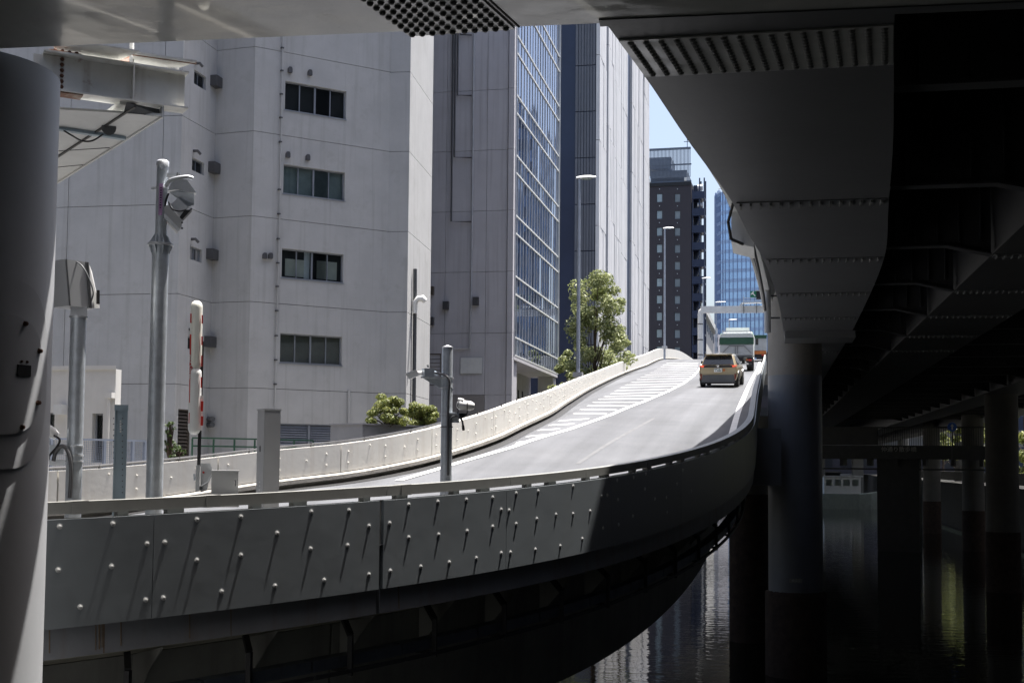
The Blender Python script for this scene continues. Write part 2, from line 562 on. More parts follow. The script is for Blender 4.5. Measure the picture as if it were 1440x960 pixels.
LX = [-18.8, -16.6, -14.4, -12.9, -10.9, -10.0, -8.75, -7.87, -6.85, -6.2, -6.25, -6.6, -7.5, -9.05, -10.8, -11.6, -11.5, -11.3, -11]
LZ = [-1.2, -1.15, -1.1, -1.05, -.95, -.80, -.52, -.36, 0, .62, 1.27, 1.93, 3.1, 5.6, 8.55, 11.95, 14.1, 15.3, 16.1]
RYs = [2, 5.7, 11.4, 15.2, 20.5, 26.4, 32.5, 40, 300]
LYs = [7, 10.3, 15.3, 19.3, 22.9, 26.8, 31.8, 40, 300]
def ledge(y):
    return Vector((pchip(LY, LX, y), y, pchip(LY, LZ, y)))
stations = [(-35 + i * .6) for i in range(int(35 / .6) + 1)]
ss = [-34 + i * .5 for i in range(68)] + [i * 1.0 for i in range(0, 40)] + [40 + i * 3.0 for i in range(0, 62)]
def road_row(s, n=8, dz=0.0, inset=.0):
    p, t_, no = redge(s)
    r = p - no * inset
    l = ledge(pchip(RYs, LYs, p.y))
    return [l.lerp(r, k / n) + Vector((0, 0, dz)) for k in range(n + 1)]
rd = MB()
rd.sheet([road_row(s) for s in ss])
road = rd.build('road', M['asphalt'], kind='structure', smooth=40)
road_bvh = BVHTree.FromPolygons(rd.v, rd.f)
def onroad(px, py, dz=.006):
    v = ray(px, py).normalized()
    h = road_bvh.ray_cast(Vector((0, 0, 0)), v, 1000)
    return None if h[0] is None else h[0] + Vector((0, 0, dz))
def drop(x, y, dz=.006):
    h = road_bvh.ray_cast(Vector((x, y, 60)), Vector((0, 0, -1)), 200)
    return None if h[0] is None else h[0] + Vector((0, 0, dz))

# ---- markings (painted pieces, children of the road)
def strip(name, pts, w, dz, material, perp=None, parent=road):
    """paint strip following points on the road, re-dropped so that it hugs the surface"""
    fine = []
    for a, b in zip(pts, pts[1:]):
        n = max(1, int((b - a).length / 1.0))
        fine += [a.lerp(b, k / n) for k in range(n)]
    fine.append(pts[-1])
    L_, R_ = [], []
    for i, p in enumerate(fine):
        t_ = (fine[min(i + 1, len(fine) - 1)] - fine[max(i - 1, 0)]); t_.z = 0; t_.normalize()
        n_ = Vector((t_.y, -t_.x, 0)) if perp is None else perp
        a = drop(p.x - n_.x * w / 2, p.y - n_.y * w / 2, dz)
        b = drop(p.x + n_.x * w / 2, p.y + n_.y * w / 2, dz)
        if a and b:
            L_.append(a); R_.append(b)
    if len(L_) < 2: return None
    return MB().sheet([L_, R_]).build(name, material, parent)
line_px = [(560, 676), (640, 652), (720, 629), (800, 604), (860, 583), (905, 565), (940, 550), (960, 540), (975, 529), (983, 520), (987, 512)]
lp = [p for p in (onroad(*c) for c in line_px) if p]
if lp and lp[-1].y < 140:
    lp.append(Vector((lp[-1].x + .2, 150, 0)))
strip('edge_line', lp, .16, .012, M['paint'])
rl = [Vector((redge(s)[0] - redge(s)[2] * .62)) for s in [-13 + i * 1.5 for i in range(80)]]
strip('edge_line', rl, .17, .012, M['paint'])
bars = [(30, 568, 165, 555), (85, 535, 235, 522), (150, 500, 310, 490), (210, 472, 390, 462), (265, 447, 470, 433), (350, 405, 585, 409),
        (385, 382, 640, 387), (425, 362, 705, 364), (455, 343, 765, 342), (490, 325, 825, 320), (520, 310, 875, 302), (555, 295, 912, 284),
        (580, 278, 942, 267), (610, 260, 968, 250), (640, 245, 985, 237), (670, 230, 1003, 220), (700, 215, 1018, 207), (725, 200, 1030, 194),
        (750, 188, 1040, 182), (775, 176, 1048, 171), (800, 164, 1054, 159), (815, 153, 1058, 149), (835, 142, 1062, 139), (850, 132, 1064, 129), (870, 122, 1066, 120)]
for (a, b, c, d) in bars:
    p, q_ = onroad(720 + a / 4, 480 + b / 4), onroad(720 + c / 4, 480 + d / 4)
    if p and q_:
        q_ = q_ - (q_ - p).normalized() * .3
        wd = .34 if p.y < 45 else (.5 if p.y < 80 else .75)
        strip('zebra_bar', [p, q_], wd, .008, M['paint'], perp=Vector((.12, .99, 0)))
# expansion joint and seam
p, q_ = onroad(772, 584), onroad(1046, 584)
if p and q_:
    strip('expansion_joint', [p, q_], .30, .004, M['dgrey'], perp=Vector((0, 1, 0)))
    strip('joint_plate', [p + Vector((0, .42, 0)), q_ + Vector((0, .42, 0))], .34, .005, M['kerb'], perp=Vector((0, 1, 0)))
p, q_ = onroad(812, 652), onroad(920, 588)
if p and q_: strip('tar_seam', [p, q_], .10, .005, M['seam'])

# ================================================================== RAMP STRUCTURE (near side)
ramp = thing('elevated_ramp', 'curved grey steel sided ramp in the foreground studded with bolts', 'ramp', redge(-20)[0])
TOP, BOT, LIP = .55, -.55, -.86
JS = sorted(s_at_px(p) for p in (215, 536, 712))
cuts = [-33.0, -27.5, JS[0], JS[1], JS[2], JS[2] + 3.0, JS[2] + 6.0, JS[2] + 9.0, JS[2] + 12.0] + [JS[2] + 12 + 6 * i for i in range(1, 24)]
def fas(s, off, z):
    p, t_, n = redge(s)
    return p + n * off + Vector((0, 0, z))
fb = MB()
panels = []
for i, (a, b) in enumerate(zip(cuts, cuts[1:])):
    gap = .035 if abs(a - JS[1]) < .01 else .004
    gap2 = .035 if abs(b - JS[1]) < .01 else .004
    a2, b2 = a + gap, b - gap2
    n = max(2, int((b - a) / .35)) if a < 0 else max(1, int((b - a) / 3))
    st = [a2 + (b2 - a2) * k / n for k in range(n + 1)]
    m = MB().rings([[fas(s, 0, BOT), fas(s, 0, TOP), fas(s, -.05, TOP), fas(s, -.05, BOT)] for s in st])
    panels.append((m.build('fascia_panel', M['steel'], ramp, smooth=30), a, b))
    m2 = MB().sheet([[fas(s, 0, z) for z in (BOT, 0, TOP)] for s in st])
    fb.add(m2.v, m2.f)
fas_bvh = BVHTree.FromPolygons(fb.v, fb.f)
# top cap, lower lip, haunch, girder
def band(name, prof, s0, s1, material, step=.5, sm=35, parent=ramp, lab=None):
    st = []
    s = s0
    while s < s1:
        st.append(s)
        s += step if s < 0 else (2 if s < 40 else 6)
    st.append(s1)
    return MB().rings([[fas(s, o_, z) for o_, z in prof] for s in st]).build(name, material, parent, smooth=sm, label=lab)
for a, b in ((-33, JS[1] - .03), (JS[1] + .03, 160)):
    band('lower_lip', [(-.06, BOT - .004), (-.045, LIP), (-.25, LIP - .028), (-.25, BOT - .004)], a, b, M['lip'])
band('deck_slab', [(-.06, -.012), (-.06, BOT), (-.26, LIP - .03), (-.95, LIP - .20), (-5.0, LIP - .20), (-5.4, -.4), (-5.4, -.06)], -33, 170, M['under'])
def girder_band(s0, s1):
    st = []
    q_ = s0
    while q_ < s1:
        st.append(q_)
        q_ += .5 if q_ < 0 else 3
    st.append(s1)
    dp = lambda q2: pchip([-35, -12, 0, 40, 200], [-2.85, -2.8, -2.32, -2.3, -2.3], q2)
    MB().rings([[fas(q2, -.95, LIP - .21), fas(q2, -1.0, dp(q2)), fas(q2, -3.6, dp(q2)), fas(q2, -3.9, LIP - .21)] for q2 in st]).build('main_girder', M['web'], ramp, smooth=35)
girder_band(-33, JS[1] + .02)
girder_band(JS[1] + .06, 170)
for q2 in [-30 + 1.55 * k for k in range(40)]:
    p, t_, n = redge(q2)
    MB().prism([fas(q2, -.30, LIP - .06), fas(q2, -.94, LIP - .21), fas(q2, -.94, LIP - .75)], t_ * .02).build('haunch_rib', M['web'], ramp)
band('inner_parapet', [(-.055, TOP), (-.055, .0), (-.30, .0), (-.22, .22), (-.17, TOP)], -33, 165, M['kerb'])
# vertical post in the open joint
p, t_, n_ = redge(JS[1])
MB().box(p + n_ * -.09 + Vector((0, 0, (TOP + LIP) / 2)), .14, .06, TOP - LIP, t_, n_).build('joint_post', M['dgrey'], ramp)
# top rail in segments, with stub posts
rcuts = [-33.0, -30.5, -28.2] + [s_at_px(p) for p in (110, 300, 545, 570, 720)] + [JS[2] + 2.2 + 2.2 * i for i in range(0, 9)] + [JS[2] + 22 + 6 * i for i in range(24)]
rcuts = sorted(rcuts)
for a, b in zip(rcuts, rcuts[1:]):
    n = max(2, int((b - a) / .4)) if a < 10 else 2
    st = [a + .006 + (b - a - .012) * k / n for k in range(n + 1)]
    MB().rings([[fas(s, -.03, .60), fas(s, -.03, .725), fas(s, -.17, .725), fas(s, -.17, .60)] for s in st]).build('top_rail', M['rail'], ramp, smooth=30)
s = -32.4
pk = 0
while s < 30:
    p, t_, n = redge(s)
    MB().box(p + n * -.10 + Vector((0, 0, .574)), .12 if pk % 2 else .20, .09, .052, t_, n).build('rail_stub', M['rail'], ramp)
    s += .62 if pk % 2 else 1.05
    pk += 1
# sleeves and dark rail bolts
for pxs in (112, 300, 573):
    s = s_at_px(pxs)
    st = [s - .09, s, s + .09]
    MB().rings([[fas(q2, -.024, .595), fas(q2, -.024, .73), fas(q2, -.176, .73), fas(q2, -.176, .595)] for q2 in st]).build('rail_sleeve', M['rail'], ramp)
# bolts on panels
def bolt_mesh(name, r1, h1, r2, h2, material, n=8):
    m = MB()
    ring = lambda r, z: [Vector((r * math.cos(2 * math.pi * k / n), r * math.sin(2 * math.pi * k / n), z)) for k in range(n)]
    m.rings([ring(r1, -.004), ring(r1, h1), ring(r2, h1), ring(r2, h1 + h2 * .7), ring(r2 * .55, h1 + h2)])
    me = bpy.data.meshes.new(name)
    me.from_pydata([tuple(v) for v in m.v], [], m.f)
    bm = bmesh.new(); bm.from_mesh(me); bmesh.ops.recalc_face_normals(bm, faces=bm.faces); bm.to_mesh(me); bm.free()
    me.materials.append(material)
    me.shade_smooth(); me.set_sharp_from_angle(angle=R(45))
    return me
B_fas = bolt_mesh('bolt', .031, .003, .018, .011, M['boltp'])
B_wht = bolt_mesh('bolt', .030, .005, .020, .024, M['bolt_w'])
B_gir = bolt_mesh('bolt', .031, .004, .024, .020, M['gbolt'], 6)
bolt_px = [(84, 740), (159, 736), (207, 764), (232, 762), (82, 801), (157, 796), (113, 853), (205, 843), (230, 840), (277, 730), (339, 726), (277, 787), (339, 780),
           (312, 831), (390, 749), (387, 823), (438, 719), (437, 771), (491, 717), (489, 766), (456, 815), (519, 739), (519, 807), (548, 735), (549, 802), (575, 709),
           (575, 755), (592, 796), (616, 705), (617, 751), (632, 790), (656, 702), (657, 746), (670, 784), (693, 699), (693, 740), (705, 777), (705, 716), (716, 717),
           (718, 776), (726, 693), (726, 736), (757, 690), (755, 729), (753, 772), (782, 723), (788, 767), (806, 683), (830, 674), (806, 722), (830, 718), (819, 757),
           (868, 675), (891, 671), (846, 697), (854, 696), (907, 687), (869, 702), (890, 725), (937, 699), (921, 701), (908, 666), (952, 680), (960, 661), (972, 690), (848, 742), (870, 737), (938, 720)]
for px, py in bolt_px:
    h = fas_bvh.ray_cast(Vector((0, 0, 0)), ray(px, py).normalized(), 100)
    if h[0] is None: continue
    nn = h[1] if h[1].dot(ray(px, py)) < 0 else -h[1]
    # owner panel by closest arc
    best = min(panels, key=lambda pn: min((fas(pn[1] + (pn[2] - pn[1]) * k / 12, 0, 0) - Vector((h[0].x, h[0].y, zr(h[0].y)))).length for k in range(1, 12)))
    inst('bolt', B_fas, h[0], nn.to_track_quat('Z', 'Y'), best[0])
# cable rack under the edge: pipe lengths on brackets
for i in range(24):
    a, b = -31 + i * 1.55, -31 + (i + 1) * 1.55
    st = [a + .02, (a + b) / 2, b - .02]
    MB().rings([[fas(s, -.32, -1.50), fas(s, -.32, -1.36), fas(s, -.52, -1.36), fas(s, -.52, -1.50)] for s in st]).build('cable_duct', M['pipe_bl'], ramp)
    MB().rings([[fas(s, -.26, -1.58), fas(s, -.26, -1.53), fas(s, -.30, -1.53), fas(s, -.30, -1.58)] for s in st]).build('cable_conduit', M['grey_pipe'], ramp)
    p0, p1, p2 = fas(a + .75, -.62, LIP - .06), fas(a + .6, -.30, LIP - .26), fas(a + .6, -.30, -1.62)
    m = MB().bar(p0, p1, .07, .06).bar(p1, p2, .07, .06, (1, 0, 0))
    m.bar(p2 + Vector((0, 0, .06)), fas(a + .6, -.62, -1.56), .05, .05)
    m.build('duct_bracket', M['bracket'], ramp)
# ---- inner (left) barrier
bar = thing('ramp_barrier', 'cream concrete parapet with studs and rust streaks along the far edge of the ramp', 'barrier', ledge(24))
def lpt(y, off, z):
    p = ledge(y)
    a, b = ledge(y - .2), ledge(y + .2)
    t_ = (b - a); t_.z = 0; t_.normalize()
    n = Vector((t_.y, -t_.x, 0))
    return p + n * off + Vector((0, 0, z))
BH = lambda y: pchip([0, 18, 22, 30, 42, 56, 70, 85, 112, 145, 190, 260], [.79, .78, .73, .79, .73, .71, .77, .88, 1.08, 1.24, 1.25, 1.2], y)
ys = []
y = 8.0
while y < 205:
    ys.append(y)
    y += .45 if y < 40 else (1.2 if y < 90 else 4)
MB().rings([[lpt(y, -.16, -.04), lpt(y, -.16, .075), lpt(y, .03, .085), lpt(y, .03, .16), lpt(y, -.03, .19), lpt(y, -.26, .20), lpt(y, -.26, -.6)] for y in ys]).build('kerb_base', M['kerb'], bar)
strip('gutter', [p for p in (drop(*lpt(y, .14, 0).xy) for y in ys if y > 12) if p], .22, .006, M['black'])
bcuts = [8, 11.5, 15.0, 18.4, 20.9, 23.35, 26, 29.2, 33, 37, 41.5, 46.5, 52, 58, 65, 73, 82, 92, 103, 115, 128, 142, 158, 176, 204]
bpan = []
for a, b in zip(bcuts, bcuts[1:]):
    n = max(3, int((b - a) / .6)) if a < 60 else 5
    st = [a + .012 + (b - a - .024) * k / n for k in range(n + 1)]
    pn = MB().rings([[lpt(y, -.05, .205), lpt(y, -.05, BH(y)), lpt(y, -.20, BH(y)), lpt(y, -.20, .205)] for y in st]).build('parapet_panel', M['barrier'], bar, smooth=30)
    if b < 70:
        stp = 1.0 if b < 30 else (1.35 if b < 45 else 2.0)
        k = 0
        yy = a + .18
        while yy < b - .1:
            for zf in ((.30, .70) if k % 2 == 0 else ((.82,) if k % 4 == 1 else (.52,))):
                z = .205 + (BH(yy) - .205) * zf
                p = lpt(yy, -.05, z)
                nrm = (lpt(yy, 1, 0) - lpt(yy, 0, 0)); nrm.z = 0
                inst('bolt', B_wht, p, nrm.to_track_quat('Z', 'Y'), pn, scale=.7 if b < 30 else .9)
            yy += stp * (.42 if k % 2 else .55)
            k += 1
    for y in [a + (b - a) * f for f in (.25, .75)]:
        if 18 < y < 60:
            MB().bar(lpt(y, -.13, BH(y)), lpt(y, -.13, BH(y) + .07), .03, .03, (1, 0, 0)).build('pipe_clip', M['grey_pipe'], bar)
MB().tube([lpt(y, -.13, BH(y) + .05) for y in ys if 8 < y < 27], .022, 6).build('top_conduit', M['grey_pipe'], bar)
MB().tube([lpt(y, -.17, BH(y) + .035) for y in ys if 8 < y < 21], .018, 6).build('top_conduit', M['steelpipe'], bar)

# ================================================================== VIADUCT
via = thing('viaduct', 'dark steel box girder expressway crossing overhead with bolted splices', 'viaduct', (2, 20, 3.6))
GS = 3.75
gl_ = [atz(px, py, GS) for px, py in ((866, 52), (905, 105), (962, 190), (1030, 285), (1052, 328), (1074, 366), (1092, 415), (1099, 447), (1103, 476))]
gr_ = [atz(px, py, GS) for px, py in ((1258, 22), (1257, 105), (1256, 200), (1250, 282), (1243, 364), (1224, 413), (1208, 446), (1194, 474))]
glY, glX = [p.y for p in gl_], [p.x for p in gl_]
grY, grX = [p.y for p in gr_], [p.x for p in gr_]
def gL(y): return pchip(glY, glX, y) if y < glY[-1] else glX[-1]
def gR(y): return pchip(grY, grX, y) if y < grY[-1] else grX[-1]
gy = [10.2 + i * .8 for i in range(40)] + [44, 60, 100, 160, 250]
def girder(name, L, Rr, ys, z0=GS, z1=5.74, m_='gird'):
    m = MB().rings([[Vector((L(y) + .06, y, z0 + .03)), Vector((L(y), y, z0 + .03)), Vector((L(y), y, z0)), Vector((Rr(y), y, z0)), Vector((Rr(y), y, z0 + .03)),
                     Vector((Rr(y) - .06, y, z0 + .03)), Vector((Rr(y) - .02, y, z1)), Vector((L(y) + .02, y, z1))] for y in ys])
    return m.build(name, M[m_], via, smooth=30)
G1 = girder('box_girder', gL, gR, gy)
g2l = [atz(*c, GS) for c in ((1432, 317), (1358, 392), (1285, 467))]
g2r = [atz(*c, GS) for c in ((1440, 435), (1406, 455), (1372, 475))]
x2l, x2r = sum(p.x for p in g2l) / 3, sum(p.x for p in g2r) / 3
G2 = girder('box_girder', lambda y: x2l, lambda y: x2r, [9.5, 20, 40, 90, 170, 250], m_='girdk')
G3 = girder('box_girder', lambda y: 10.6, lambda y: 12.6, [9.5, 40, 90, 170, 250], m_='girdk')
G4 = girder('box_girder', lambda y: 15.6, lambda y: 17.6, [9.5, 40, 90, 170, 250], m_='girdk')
seams = [atz(1140, py, GS).y for py in (285, 365, 413, 447, 474)]
# seam bolts
ROWM = MB()
for k in range(5):
    ROWM.box((0, (k - 2) * .06, .016), .030, .048, .036)
me_row = bpy.data.meshes.new('bolt_row')
me_row.from_pydata([tuple(v) for v in ROWM.v], [], ROWM.f)
me_row.materials.append(M['gbolt'])
DOWN = Quaternion((1, 0, 0), math.pi)
for sy in seams + [seams[-1] + 4.7]:
    for L, Rr, G, n in ((gL, gR, G1, 15), (lambda y: x2l, lambda y: x2r, G2, 15)):
        xl, xr = L(sy) + .02, Rr(sy) - .02
        pl = MB().box(((xl + xr) / 2, sy, GS - .008), xr - xl - .04, .36, .015).build('splice_plate', M['gird'], G)
        for k in range(n):
            inst('bolt_row', me_row, ((xl + .08 + (xr - xl - .16) * k / (n - 1)), sy, GS - .016), DOWN, G)
# big bolted splice at the start of the girder
ya, yb = atz(1000, 48, GS).y, atz(1000, 101, GS).y
pl = MB()
n = 4
rows = [[Vector((gL(y) + .01, y, GS - .018)), Vector((gR(y) - .01, y, GS - .018)), Vector((gR(y) - .01, y, GS - .002)), Vector((gL(y) + .01, y, GS - .002))] for y in [ya + (yb - ya) * k / n for k in range(n + 1)]]
SP = pl.rings(rows).build('splice_plate', M['xbeam'], via)
for i in range(17):
    for k in range(12):
        y = ya + .07 + (yb - ya - .14) * k / 11
        xl, xr = gL(y), gR(y)
        x = xl + .10 + (xr - xl - .18) * i / 16
        inst('bolt', B_gir, (x, y, GS - .018), DOWN, SP)
MB().sheet([[Vector((gL(y) , yb + dy, GS - .004)) for y in (yb,)] + [Vector((gR(yb), yb + dy, GS - .004))] for dy in (.02, .06)]).build('weld_seam', M['mull'], via)
# floor beams between the girders
fy = [seams[0] - 4.9] + seams + [seams[-1] + 4.7 * i for i in range(1, 16)]
for y in fy:
    for xa, xb in ((gR(y), x2l), (x2r, 10.6), (12.6, 15.6)):
        m = MB()
        m.prism([(xa, y, 5.74), (xa, y, 3.95), (xb - .75, y, 3.95), (xb, y, GS + .02), (xb, y, 5.74)], (0, .05, 0))
        m.box(((xa + xb - .75) / 2, y + .025, 3.94), xb - xa - .75, .26, .03)
        m.bar((xb - .75, y + .025, 3.94), (xb, y + .025, GS + .02), .26, .03)
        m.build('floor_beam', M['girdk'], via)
        if y < 40 and xb == x2l:
            for k in range(5):
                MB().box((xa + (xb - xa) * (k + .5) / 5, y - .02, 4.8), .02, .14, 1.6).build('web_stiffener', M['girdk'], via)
# deck with a parapet on the left
K = 5.74 / GS
dkY = [-60, 8] + [p.y * K for p in gl_[:6]] + [48, 70, 250]
dkX = [-2.3, -2.0] + [p.x * K + (.08, .09, .08, -.06, -.22, -.26)[i] for i, p in enumerate(gl_[:6])] + [-.05, .1, .1]
dl = lambda y: pchip(dkY, dkX, y)
dys = [-60, -20, 0] + [8 + i * 1.2 for i in range(36)] + [60, 90, 160, 250]
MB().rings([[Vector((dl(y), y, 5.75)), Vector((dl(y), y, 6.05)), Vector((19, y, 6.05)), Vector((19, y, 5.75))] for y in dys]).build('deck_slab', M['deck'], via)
MB().rings([[Vector((dl(y) - .02, y, 5.70)), Vector((dl(y) - .02, y, 7.0)), Vector((dl(y) + .22, y, 7.0)), Vector((dl(y) + .22, y, 5.70))] for y in dys]).build('edge_parapet', M['soffit'], via, smooth=30)
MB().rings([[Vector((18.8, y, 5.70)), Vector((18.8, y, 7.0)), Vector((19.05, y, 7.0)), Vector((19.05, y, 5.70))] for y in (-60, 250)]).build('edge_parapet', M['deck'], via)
# unseen slab added on the left, shaped to shade the upper round column
_cc = at(-70, 400, 11.75); _cc.z = 0
_tc = Vector((-_cc.x, -_cc.y, 0)).normalized(); _rv = Vector((-_tc.y, _tc.x, 0))
_sh = Vector((math.sin(SUN_AZ), math.cos(SUN_AZ), 0)) / math.tan(SUN_EL)
def _edge(phi, py, px):
    q0_ = _cc + (_tc * math.cos(phi) + _rv * math.sin(phi)) * .905
    return q0_ + _sh * (5.75 - at(px, py, 11.2).z)
E1, E2 = _edge(R(88), 430, 75), _edge(R(32), 790, 18)
ed = (E2 - E1).normalized()
print('deck edge', E1, E2, ed)
DL = [Vector((-2.2, -60, 0)), Vector((-2.2, min(10.5, (E1 - ed * 2).y), 0)), E1 - ed * 1.2, E2 + ed * .6, Vector((-24, 21, 0)), Vector((-40, 21, 0)), Vector((-40, -60, 0))]
MB().rings([[Vector((p.x, p.y, z)) for p in DL] for z in (5.76, 6.04)]).build('deck_slab', M['deck'], via)  # the added shading slab
# cross beam on the near portal
XS = 3.60
ea, eb = atz(200, 60, XS), atz(840, 33, XS)
ex = (eb - ea).normalized()
ey = Vector((-ex.y, ex.x, 0))
o0 = ea - ex * 4.2
o1 = ea + ex * 13
XW = 3.6
m = MB().rings([[p, p - ey * XW, p - ey * XW + Vector((0, 0, 2.14)), p + Vector((0, 0, 2.14))] for p in (o0, ea + ex * 3, o1)])
XB = m.build('cross_beam', M['xbeam'], via)
MB().rings([[p + ey * .05 + Vector((0, 0, -.012)), p - ey * .10 + Vector((0, 0, -.012)), p - ey * .10 + Vector((0, 0, .02)), p + ey * .05 + Vector((0, 0, .02))] for p in (eb + ex * .02, o1)]).build('bottom_flange', M['gird'], via)
# hex bolted splice plate on the soffit of the cross beam
pa, pb = atz(576, 49, XS), atz(724, 39, XS)
LX_ = (pb - pa).length
ux = (pb - pa).normalized()
SK = -.28        # rows run askew
spl = [pa + Vector((0, 0, -.016)), pb + Vector((0, 0, -.016)), pb - ey * 1.3 - ux * -SK + Vector((0, 0, -.016)), pa - ey * 1.3 - ux * -SK + Vector((0, 0, -.016))]
SP2 = MB().prism(spl, (0, 0, .014)).build('splice_plate', M['xbeam'], via)
for half in (0, 1):
    for i in range(5):
        for k in range(11):
            c = pa + ux * (.045 + LX_ * (.5 * half) + i * (LX_ * .5 - .05) / 4.6) - ey * (.05 + k * .109) + ux * (SK * (.05 + k * .109) / 1.3 * 1.0)
            inst('bolt', B_gir, c + Vector((0, 0, -.016)), DOWN, SP2, scale=1.0)
e1 = pb + ux * .03
MB().prism([e1 + Vector((0, 0, -.004)), e1 + ux * .02 + Vector((0, 0, -.004)), e1 + ux * (.02 + SK) - ey * 1.3 + Vector((0, 0, -.004)), e1 + ux * SK - ey * 1.3 + Vector((0, 0, -.004))], (0, 0, .003)).build('plate_seam', M['joint'], via)

# left column
cc = at(-70, 400, 11.75); cc.z = 0
CR = .905
def cyl(c, r, z0, z1, n=48, r1=None):
    m = MB()
    r1 = r1 or r
    m.rings([[Vector((c.x + rr * math.cos(2 * math.pi * k / n), c.y + rr * math.sin(2 * math.pi * k / n), z)) for k in range(n)] for rr, z in ((r, z0), (r1, z1))])
    return m
LC = cyl(cc, CR, -7.5, XS - .005).build('column', M['colm'], via, smooth=40)
tocam = Vector((-cc.x, -cc.y, 0)).normalized()
rightv = Vector((-tocam.y, tocam.x, 0))
def cpt(phi, z, r):
    return Vector((cc.x, cc.y, z)) + (tocam * math.cos(phi) + rightv * math.sin(phi)) * r
def zc(py, px=20):
    return at(px, py, 10.95).z
def oval(phi0, dphi, zmid, dz, r, pw=2.6):
    m = MB()
    n = 44
    def P(k, f, rr):
        a = 2 * math.pi * k / n
        ca, sa = math.cos(a), math.sin(a)
        x = math.copysign(abs(ca) ** (2 / pw), ca); y = math.copysign(abs(sa) ** (2 / pw), sa)
        return cpt(phi0 + dphi * x * f, zmid + dz * y * f, rr)
    rings = [[P(k, 1, CR - .01) for k in range(n)]] + [[P(k, f, r) for k in range(n)] for f in (1, .75, .5, .25, .02)]
    m.rings(rings, cap=False)
    return m
oval(R(30), R(36), zc(522), zc(385) - zc(522), CR + .014).build('cover_frame', M['colm'], via, smooth=35)
zi = zc(523)
hi_ = zc(437) - zi
HC = oval(R(29), R(29), zi, hi_, CR + .030).build('access_cover', M['colm'], via, smooth=35)
RB = bolt_mesh('bolt', .026, .004, .02, .03, M['rust_bolt'], 6)
for k in range(8):
    a = 2 * math.pi * (k + .5) / 8
    x = math.copysign(abs(math.cos(a)) ** .77, math.cos(a)); y_ = math.copysign(abs(math.sin(a)) ** .77, math.sin(a))
    ph = R(29) + R(26.5) * x
    inst('bolt', RB, cpt(ph, zi + hi_ * .93 * y_, CR + .03), (cpt(ph, 0, 2) - cpt(ph, 0, 1)).to_track_quat('Z', 'Y'), HC)
pz = R(41)
MB().box(cpt(R(42), zc(516), CR + .031), .155, .012, .10, (cpt(R(44), 0, 1) - cpt(R(40), 0, 1)).normalized(), (cpt(R(42), 0, 2) - cpt(R(42), 0, 1))).build('cover_slot', M['black'], via)
for dphi in (-2, 2):
    inst('bolt', RB, cpt(R(42 + dphi), zc(503), CR + .031), (cpt(R(42), 0, 2) - cpt(R(42), 0, 1)).to_track_quat('Z', 'Y'), HC, scale=.5)

# river pier under the girder
c1 = at(1118, 600, 38.6); c1.z = 0
cyl(c1, .80, -3.72, 2.72).build('column', M['pier_st'], via, smooth=40)
cyl(c1, .805, 2.72, 5.74).build('column_head', M['pier'], via, smooth=40)
m = MB()
n = 40
rr = [[Vector((c1.x + r * (1 + .03 * math.sin(k * 3.1) + random.uniform(-.02, .02)) * math.cos(2 * math.pi * k / n), c1.y + r * math.sin(2 * math.pi * k / n), z + random.uniform(-.05, .05) * (i == 1))) for k in range(n)]
      for i, (r, z) in enumerate(((.9, -7.5), (.88, -3.78), (.80, -3.70)))]
m.rings(rr).build('column_base', M['pier_base'], via, smooth=60)
MB().box((gL(38) + .95, 37.0, GS - .1), 1.9, 1.6, .2).build('bearing_plate', M['gird'], via)
# column plate with code
pd = (Vector((0, 0, 0)) - c1); pd.z = 0; pd.normalize()
pr = Vector((-pd.y, pd.x, 0))
pc = c1 + pd * .803 + Vector((0, 0, at(1119, 816, 37.8).z))
MB().box(pc, .38, .012, .12, pr, pd).build('number_plate', M['rail'], via)
def text_mesh(name, body, size, material, origin, xdir, ydir, parent, depth=.004, align='CENTER', vertical=False):
    cu = bpy.data.curves.new(name, 'FONT')
    cu.body = body
    cu.size = size
    cu.align_x = align
    cu.align_y = 'CENTER'
    cu.extrude = depth
    cu.resolution_u = 2
    o = bpy.data.objects.new(name + '_tmp', cu)
    COL.objects.link(o)
    bpy.context.view_layer.update()
    dg = bpy.context.evaluated_depsgraph_get()
    me = bpy.data.meshes.new_from_object(o.evaluated_get(dg))
    bpy.data.objects.remove(o)
    bpy.data.curves.remove(cu)
    me.name = name
    me.materials.clear()
    me.materials.append(material)
    x, y = Vector(xdir).normalized(), Vector(ydir).normalized()
    z = x.cross(y)
    o = bpy.data.objects.new(name, me)
    COL.objects.link(o)
    o.parent = parent
    mw = Matrix(((x.x, y.x, z.x, 0), (x.y, y.y, z.y, 0), (x.z, y.z, z.z, 0), (0, 0, 0, 1)))
    o.rotation_mode = 'QUATERNION'
    o.rotation_quaternion = mw.to_quaternion()
    o.location = Vector(origin) - wloc(parent)
    return o
text_mesh('plate_text', '4013-3', .085, M['soffit'], pc + pd * .008, pr, (0, 0, 1), via)
# drain pipe down the outside of the girder
dp = at(1079, 380, 36.5)
db = at(1079.5, 468, 36.5)
m = MB().tube([dp + Vector((.25, .5, 1.1)), dp, db], .095, 14)
m.build('drain_pipe', M['drain'], via, smooth=50)
for py in (416, 447):
    MB().bar(at(1079, py, 36.5), at(1096, py, 37.6), .04, .05).build('pipe_bracket', M['dgrey'], via)
